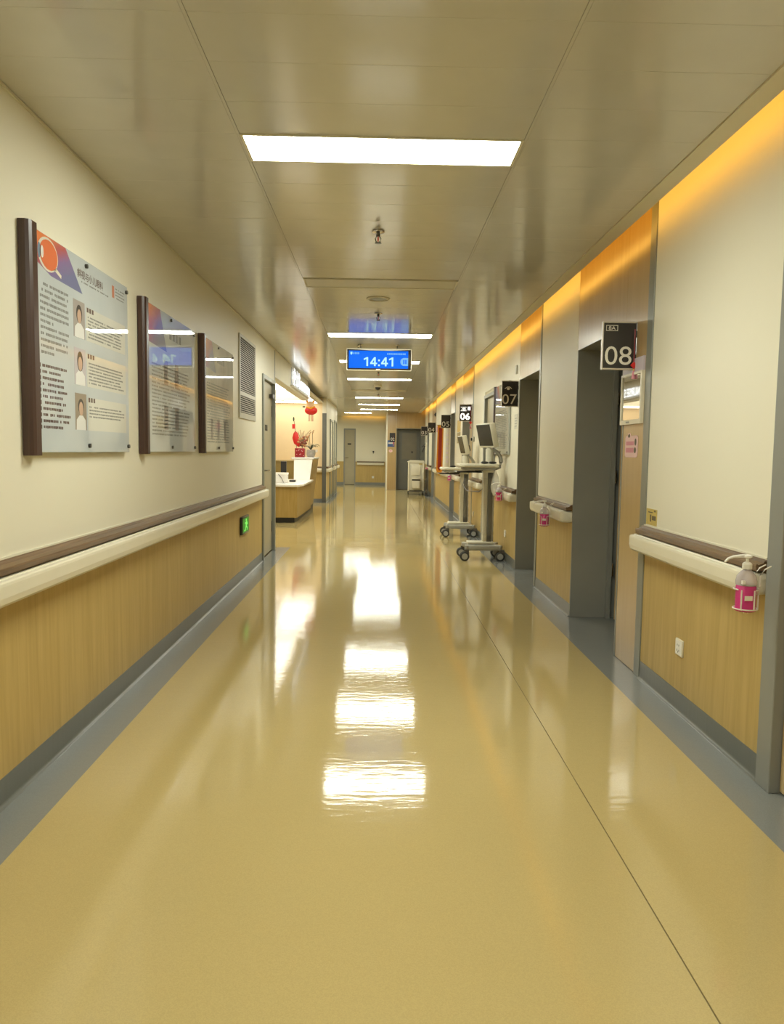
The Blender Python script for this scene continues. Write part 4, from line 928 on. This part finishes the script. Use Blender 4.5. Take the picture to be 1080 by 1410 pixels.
# plastic bag on the near cart
mb = MB(); n, L = 16, 9; vs = []; fs = []
prof = [.012, .03, .048, .056, .060, .062, .060, .05, .02]
for i in range(L):
    z = 1.11-.30*i/(L-1)
    for k in range(n):
        a = 2*PI*k/n; q = prof[i]*(1+.18*math.sin(3*a+i*.9)); vs.append((1.425+.75*q*math.cos(a), 9.08+q*math.sin(a), z))
for i in range(L-1):
    for k in range(n): fs.append([i*n+k, (i+1)*n+k, (i+1)*n+(k+1) % n, i*n+(k+1) % n])
r = thing('plastic_bag', 'translucent plastic bag hanging under the nearer cart worktop', 'bag', (1.425, 9.08, .81))
obj('film', mb.mesh(vs, fs, True), 'bag_film', r)
obj('tie', MB().tube([(1.425, 9.08, 1.105), (1.42, 9.08, 1.12), (1.42, 9.08, 1.143)], .004, 6), 'wire_white', r)
tag(obj('power_cable', MB().tube([(1.405, 9.33, .95), (1.30, 9.6, .82), (1.22, 10.2, .80), (1.25, 11.0, .84), (1.34, 11.55, .93), (1.37, 11.7, .98)], .006, 6), 'cable'), 'thin dark cable strung between the two computer carts', 'cable')

# ------------------------------------------------------------------ far white cart and its neighbour
def far_cart():
    x0, x1, y0, y1 = .90, 1.41, 22.85, 23.35
    r = thing('utility_cart', 'cream wheeled utility cart with small bin at the far end', 'cart', ((x0+x1)/2, 23.1, 0))
    obj('body', B(x0+.04, x1-.04, y0+.02, y1, .13, .98), 'cart_cream', r, .02, 2)
    obj('lid', MB().prism([(x0+.03, y0, .975), (x0, y0, 1.0), (x0+.01, y0, 1.02), (x0+.10, y0, 1.055), (x1-.02, y0, 1.045), (x1, y0, 1.0), (x1-.02, y0, .975)], (0, y1-y0+.02, 0)), 'cart_cream', r)
    for x in (x0+.03, x1-.03): obj('corner_post', MB().tube([(x, y0+.01, .12), (x, y0+.01, .98)], .025, 10), 'pvc_white', r)
    obj('door_panel', B(x0+.11, x1-.12, y0-.0, y0+.022, .60, .90), 'pvc_white', r, .008, 2)
    bn = obj('waste_bin', B(x0+.14, x1-.14, y0-.14, y0+.0, .20, .46), 'pvc_white', r, .012, 2)
    obj('bin_rim', B(x0+.13, x1-.13, y0-.15, y0+.0, .44, .475), 'black_plastic', bn); obj('bin_lid', B(x0+.135, x1-.135, y0-.145, y0, .475, .53), 'cart_cream', bn, .01, 2)
    obj('label_strip', B(x1-.17, x1-.06, y0-.003, y0+.001, .93, .955), 'note_yellow', r)
    obj('base_tray', B(x0+.02, x1-.02, y0, y1, .085, .13), 'cart_dark', r)
    for x in (x0+.03, x1-.03):
        for y in (y0+.03, y1-.04):
            c = obj('caster', B(x-.012, x+.012, y-.02, y+.02, .05, .09), 'cart_grey', r)
            obj('wheel', MB().lathe([(.055, -.014), (.06, -.01), (.06, .01), (.055, .014)], (x, y, .06), 18, 'x'), 'rubber', c)
far_cart()
r = thing('trolley', 'narrow dark trolley with pink top behind the far white cart', 'trolley', (1.46, 22.4, 0))
for x in (1.425, 1.465):
    for y in (22.2, 22.6): obj('leg', MB().tube([(x, y, .04), (x, y, .84)], .012, 8), 'steel_dark', r); 
for z, m in ((.12, 'cart_dark'), (.46, 'cart_dark'), (.80, 'pink_dark')): obj('shelf', B(1.417, 1.474, 22.18, 22.62, z, z+.05), m, r)
for x in (1.425, 1.465):
    for y in (22.2, 22.6): obj('wheel', MB().lathe([(.028, -.01), (.03, 0), (.028, .01)], (x, y, .03), 12, 'x'), 'rubber', r)

# ------------------------------------------------------------------ nurse station
r = struct(obj('trim_4', MB().prism([(XL-.05, 9.96, 2.28), (XL, 9.96, 2.28), (XL, 14.60, 2.28)]+[(XL-.16+.16*math.cos(a), 14.60+.16*math.sin(a), 2.28) for a in [PI/2*k/6 for k in range(1, 7)]]+[(-2.6, 14.76, 2.28), (-2.6, 14.70, 2.28), (XL-.16, 14.70, 2.28)]+[(XL-.05, 14.6, 2.28)], (0, 0, ZC-2.28)), 'cornice'), 'pale bulkhead over the nurse station')
obj('inner_soffit', B(XL-.12, XL-.05, 9.96, 14.6, 2.28, 2.50), 'cornice', r)
sg = thing('illuminated_sign', 'glowing nurse station lettering on the bulkhead', 'sign', (XL+.02, 13.1, 2.33))
F = fleft(11.75, 2.33, .0)
mb = MB(); F.box(mb, -.06, 2.82, -.02, .0, .0, .035); obj('mounting_rail', mb, 'frame_alu', sg)
text('characters', '护士站', F, .02, .005, .265, 'letters_lit', sg, d=.04, width=.98, bold=.01)
text('english_letters', 'NURSE STATION', F, 1.08, .02, .15, 'letters_lit', sg, d=.04, width=1.65, bold=.005)
mb = MB(); F.box(mb, 0, 1.02, 0, .275, .004, .008); F.box(mb, 1.06, 2.76, .005, .185, .004, .008); obj('back_plate', mb, 'cart_grey', sg)
cl = thing('luminous_ceiling', 'big glowing ceiling light over the nurse station', 'ceiling light', (-1.9, 14.5, 2.48))
obj('diffuser', B(-2.26, -1.52, 10.3, 18.25, 2.485, 2.497), 'nurse_lit', cl)
obj('diffuser', B(-4.6, -1.52, 18.28, 18.75, 2.485, 2.497), 'nurse_lit', cl)
obj('frame', MB().box(-2.30, -2.26, 10.3, 18.25, 2.475, 2.499).box(-1.52, -1.50, 10.3, 18.75, 2.475, 2.499), 'cornice', cl)
# desk
d = thing('reception_desk', 'oak reception desk with white stone counter at the nurse station', 'desk', (-1.75, 15.2, 0))
low = [(-2.60, 13.62), (-1.80, 13.50), (-1.46, 13.52), (-1.42, 15.75), (-2.60, 15.75)]
obj('low_body', MB().prism([(x, y, .10) for x, y in low], (0, 0, .56)), 'desk_oak', d)
obj('kick_plate', MB().prism([(-2.60, 13.72, 0), (-1.80, 13.58, 0), (-1.52, 13.60, 0), (-1.50, 17.2, 0), (-2.60, 17.2, 0)], (0, 0, .10)), 'kick_black', d)
obj('counter', MB().prism([(-2.62, 13.58, .66), (-1.80, 13.44, .66), (-1.46, 13.44, .66), (-1.37, 13.80, .66), (-1.37, 15.80, .66), (-2.62, 15.80, .66)], (0, 0, .045)), 'stone_white', d, .006, 1)
hb = MB(); hb.mesh([(-1.80, 15.75, .10), (-1.48, 15.75, .10), (-1.50, 17.25, .10), (-1.80, 17.25, .10), (-1.80, 15.95, 1.13), (-1.385, 15.95, 1.13), (-1.385, 17.30, 1.13), (-1.80, 17.30, 1.13)], [(0, 3, 2, 1), (4, 5, 6, 7), (0, 1, 5, 4), (1, 2, 6, 5), (2, 3, 7, 6), (3, 0, 4, 7)])
obj('high_body', hb, 'desk_oak', d)
obj('stone_riser', MB().mesh([(-1.77, 15.70, .706), (-1.44, 15.70, .706), (-1.40, 15.90, 1.13), (-1.79, 15.90, 1.13), (-1.77, 15.745, .706), (-1.44, 15.745, .706), (-1.40, 15.945, 1.13), (-1.79, 15.945, 1.13)], [(0, 1, 2, 3), (5, 4, 7, 6), (0, 4, 5, 1), (3, 2, 6, 7), (1, 5, 6, 2), (4, 0, 3, 7)]), 'stone_white', d)
obj('high_counter', B(-1.845, -1.37, 15.88, 17.34, 1.13, 1.165), 'stone_white', d, .005, 1)
# things on the desk
r = thing('storage_box', 'white box with a cable hanging on the low counter', 'box', (-1.85, 14.05, .706))
obj('body', B(-2.02, -1.70, 13.95, 14.15, .707, .89), 'stone_white', r, .006, 1); obj('lid_edge', B(-2.025, -1.695, 13.945, 14.155, .86, .895), 'white_print', r)
obj('hanging_cable', MB().tube([(-1.86, 13.94, .87), (-1.80, 13.935, .80), (-1.76, 13.935, .712)], .005, 6), 'cable', r)
r = thing('desk_phone', 'black desk device standing behind the white box', 'phone', (-1.82, 14.6, .706))
obj('stand', B(-1.90, -1.78, 14.5, 14.7, .707, .73), 'black_plastic', r, .004, 1); obj('back', B(-1.90, -1.79, 14.58, 14.63, .72, 1.10), 'black_plastic', r, .006, 1)
r = thing('card_reader', 'small black reader on the low counter near the stone riser', 'reader', (-1.63, 14.6, .706))
obj('body', B(-1.72, -1.60, 14.45, 14.60, .707, .745), 'black_plastic', r, .008, 1); obj('keypad', B(-1.71, -1.61, 14.46, 14.56, .745, .748), 'cart_grey', r)
r = thing('back_cabinet', 'olive low cabinet on the wall behind the desk', 'cabinet', (-2.5, 18.5, 0))
obj('body', B(-3.2, -1.95, 18.3, 18.87, 0, 1.03), 'counter_olive', r, .004, 1); obj('top', B(-3.22, -1.93, 18.28, 18.87, 1.03, 1.06), 'counter_olive', r)
for i in range(3): obj('door', B(-3.18+i*.41, -2.79+i*.41, 18.285, 18.30, .06, 1.0), 'counter_olive', r)
r = thing('black_monitor', 'black monitor half hidden behind the beige door frame', 'monitor', (-2.1, 14.9, .706))
obj('panel', B(-2.28, -2.05, 14.9, 14.94, .98, 1.20), 'black_plastic', r, .005, 1); obj('foot', MB().box(-2.2, -2.06, 14.88, 15.0, .707, .72).box(-2.14, -2.1, 14.91, 14.93, .72, .99), 'black_plastic', r)
# plants and ornaments on the high counter
ZT = 1.165
r = thing('potted_arrangement', 'red patterned pot with goldfish ornament and dried flowers', 'plant', (-1.72, 16.5, ZT))
obj('pot', B(-1.83, -1.62, 16.4, 16.6, ZT, ZT+.20), 'pot_red', r, .01, 2, label='dark red square pot with white pattern')
mb = MB()
for i in range(9): mb.ball((-1.80+.02*i+random.uniform(-.01, .01), 16.398, ZT+.03+.14*random.random()), .008, .004, .008, 8, 5)
obj('pot_pattern', mb, 'poster_pink', r)
fish = MB(); fish.mesh([(-1.76, 16.48, ZT+.22), (-1.86, 16.48, ZT+.30), (-1.895, 16.48, ZT+.42), (-1.87, 16.48, ZT+.52), (-1.83, 16.48, ZT+.58), (-1.77, 16.48, ZT+.52), (-1.74, 16.48, ZT+.40), (-1.73, 16.48, ZT+.28), (-1.81, 16.43, ZT+.40), (-1.81, 16.53, ZT+.40)], [(i, (i+1) % 8, 8) for i in range(8)]+[((i+1) % 8, i, 9) for i in range(8)], True)
obj('fish_body', fish, 'lantern_red', r, label='shiny red fish ornament')
obj('fish_tag', B(-1.895, -1.83, 16.45, 16.47, ZT+.62, ZT+.72), 'lantern_red', r); obj('fish_stick', MB().tube([(-1.80, 16.48, ZT+.2), (-1.83, 16.47, ZT+.6), (-1.865, 16.47, ZT+.85)], .006, 6), 'twig', r)
obj('fish_knob', MB().ball((-1.865, 16.47, ZT+.83), .018, .012, .05), 'leaf_dark', r)
for i in range(26):
    a = random.uniform(-1, 1); h = random.random()
    x = -1.66+.11*a; z = ZT+.24+.22*h; obj('bloom', MB().ball((x, 16.5+random.uniform(-.08, .08), z), .030, .030, .026, 8, 6), 'bloom' if i % 3 else 'bloom_dark', r)
for i in range(8):
    a = (i-3.5)/4; obj('twig', MB().tube([(-1.68, 16.5, ZT+.2), (-1.68+.06*a, 16.5, ZT+.4), (-1.66+.18*a, 16.5+.03*a, ZT+.52+.08*((i*37) % 5)/4)], .006, 6), 'twig', r)
r = thing('potted_orchid', 'orchid with dark leaves in a grey pot on the high counter', 'plant', (-1.52, 16.95, ZT))
obj('pot', MB().lathe([(.075, 0), (.10, .05), (.105, .12), (.09, .17)], (-1.53, 16.95, ZT), 18), 'pot_grey', r)
for i, (a, l, h) in enumerate(((-.2, .17, .10), (.3, .20, .13), (2.6, .18, .10), (3.5, .16, .08), (-1.0, .15, .12), (.9, .17, .09))):
    mb = MB(); vs = []; fs = []
    for k in range(7):
        t = k/6; wv = .026*math.sin(PI*min(1, t*.92+.08)); px = l*t; pz = h*math.sin(PI*t*.75)
        for s in (-1, 1): vs.append((-1.53+px*math.cos(a)-s*wv*math.sin(a), 16.95+px*math.sin(a)+s*wv*math.cos(a), ZT+.17+pz-.006*abs(s)))
        vs.append((-1.53+px*math.cos(a), 16.95+px*math.sin(a), ZT+.165+pz-.012))
    for k in range(6):
        b = 3*k; fs += [(b, b+2, b+5, b+3), (b+2, b+1, b+4, b+5), (b, b+3, b+4, b+1)]
    obj('leaf', mb.mesh(vs, fs, True), 'leaf_dark', r)
for x, h in ((-1.56, .56), (-1.49, .60), (-1.60, .48)):
    st = obj('stem', MB().tube([(-1.53, 16.95, ZT+.15), (x, 16.95, ZT+.35), (x-.01, 16.94, ZT+h-.03), (x+.035, 16.93, ZT+h)], .006, 6), 'twig', r)
    for k in range(3): obj('bud', MB().ball((x+.012*k, 16.935, ZT+h-.07+.035*k), .012, .01, .016, 8, 5), 'bloom', st)
obj('white_flower', MB().ball((-1.40, 16.91, ZT+.14), .028, .02, .034), 'stone_white', r)
r = thing('hanging_lantern', 'red New Year lantern ornament hanging at the end of the bulkhead', 'lantern', (-1.345, 14.5, 1.9))
LX, LY = -1.33, 14.74
obj('cord', MB().tube([(LX, LY, 2.33), (LX, LY, 2.25)], .004, 6), 'pot_red', r)
obj('red_body', MB().ball((LX, LY, 2.095), .125, .08, .085, 20, 12), 'lantern_red', r)
obj('upper_figure', MB().ball((LX-.015, LY-.02, 2.20), .075, .05, .075, 16, 10), 'lantern_cream', r)
for s in (-1, 1): obj('ear', MB().ball((LX-.015+s*.06, LY-.02, 2.265), .025, .02, .03, 10, 7), 'silk_orange', r)
obj('sash', MB().tube([(LX-.09, LY-.075, 2.16), (LX, LY-.085, 2.13), (LX+.08, LY-.07, 2.17)], .014, 8), 'silk_orange', r)
obj('side_ornament', B(LX-.165, LY and LX-.115, LY-.01, LY+.01, 2.15, 2.18), 'leaf_dark', r)
for s in (-.035, .005, .035): obj('tassel', MB().tube([(LX+s, LY, 2.02), (LX+s, LY, 1.885)], .008, 6), 'pot_red', r)
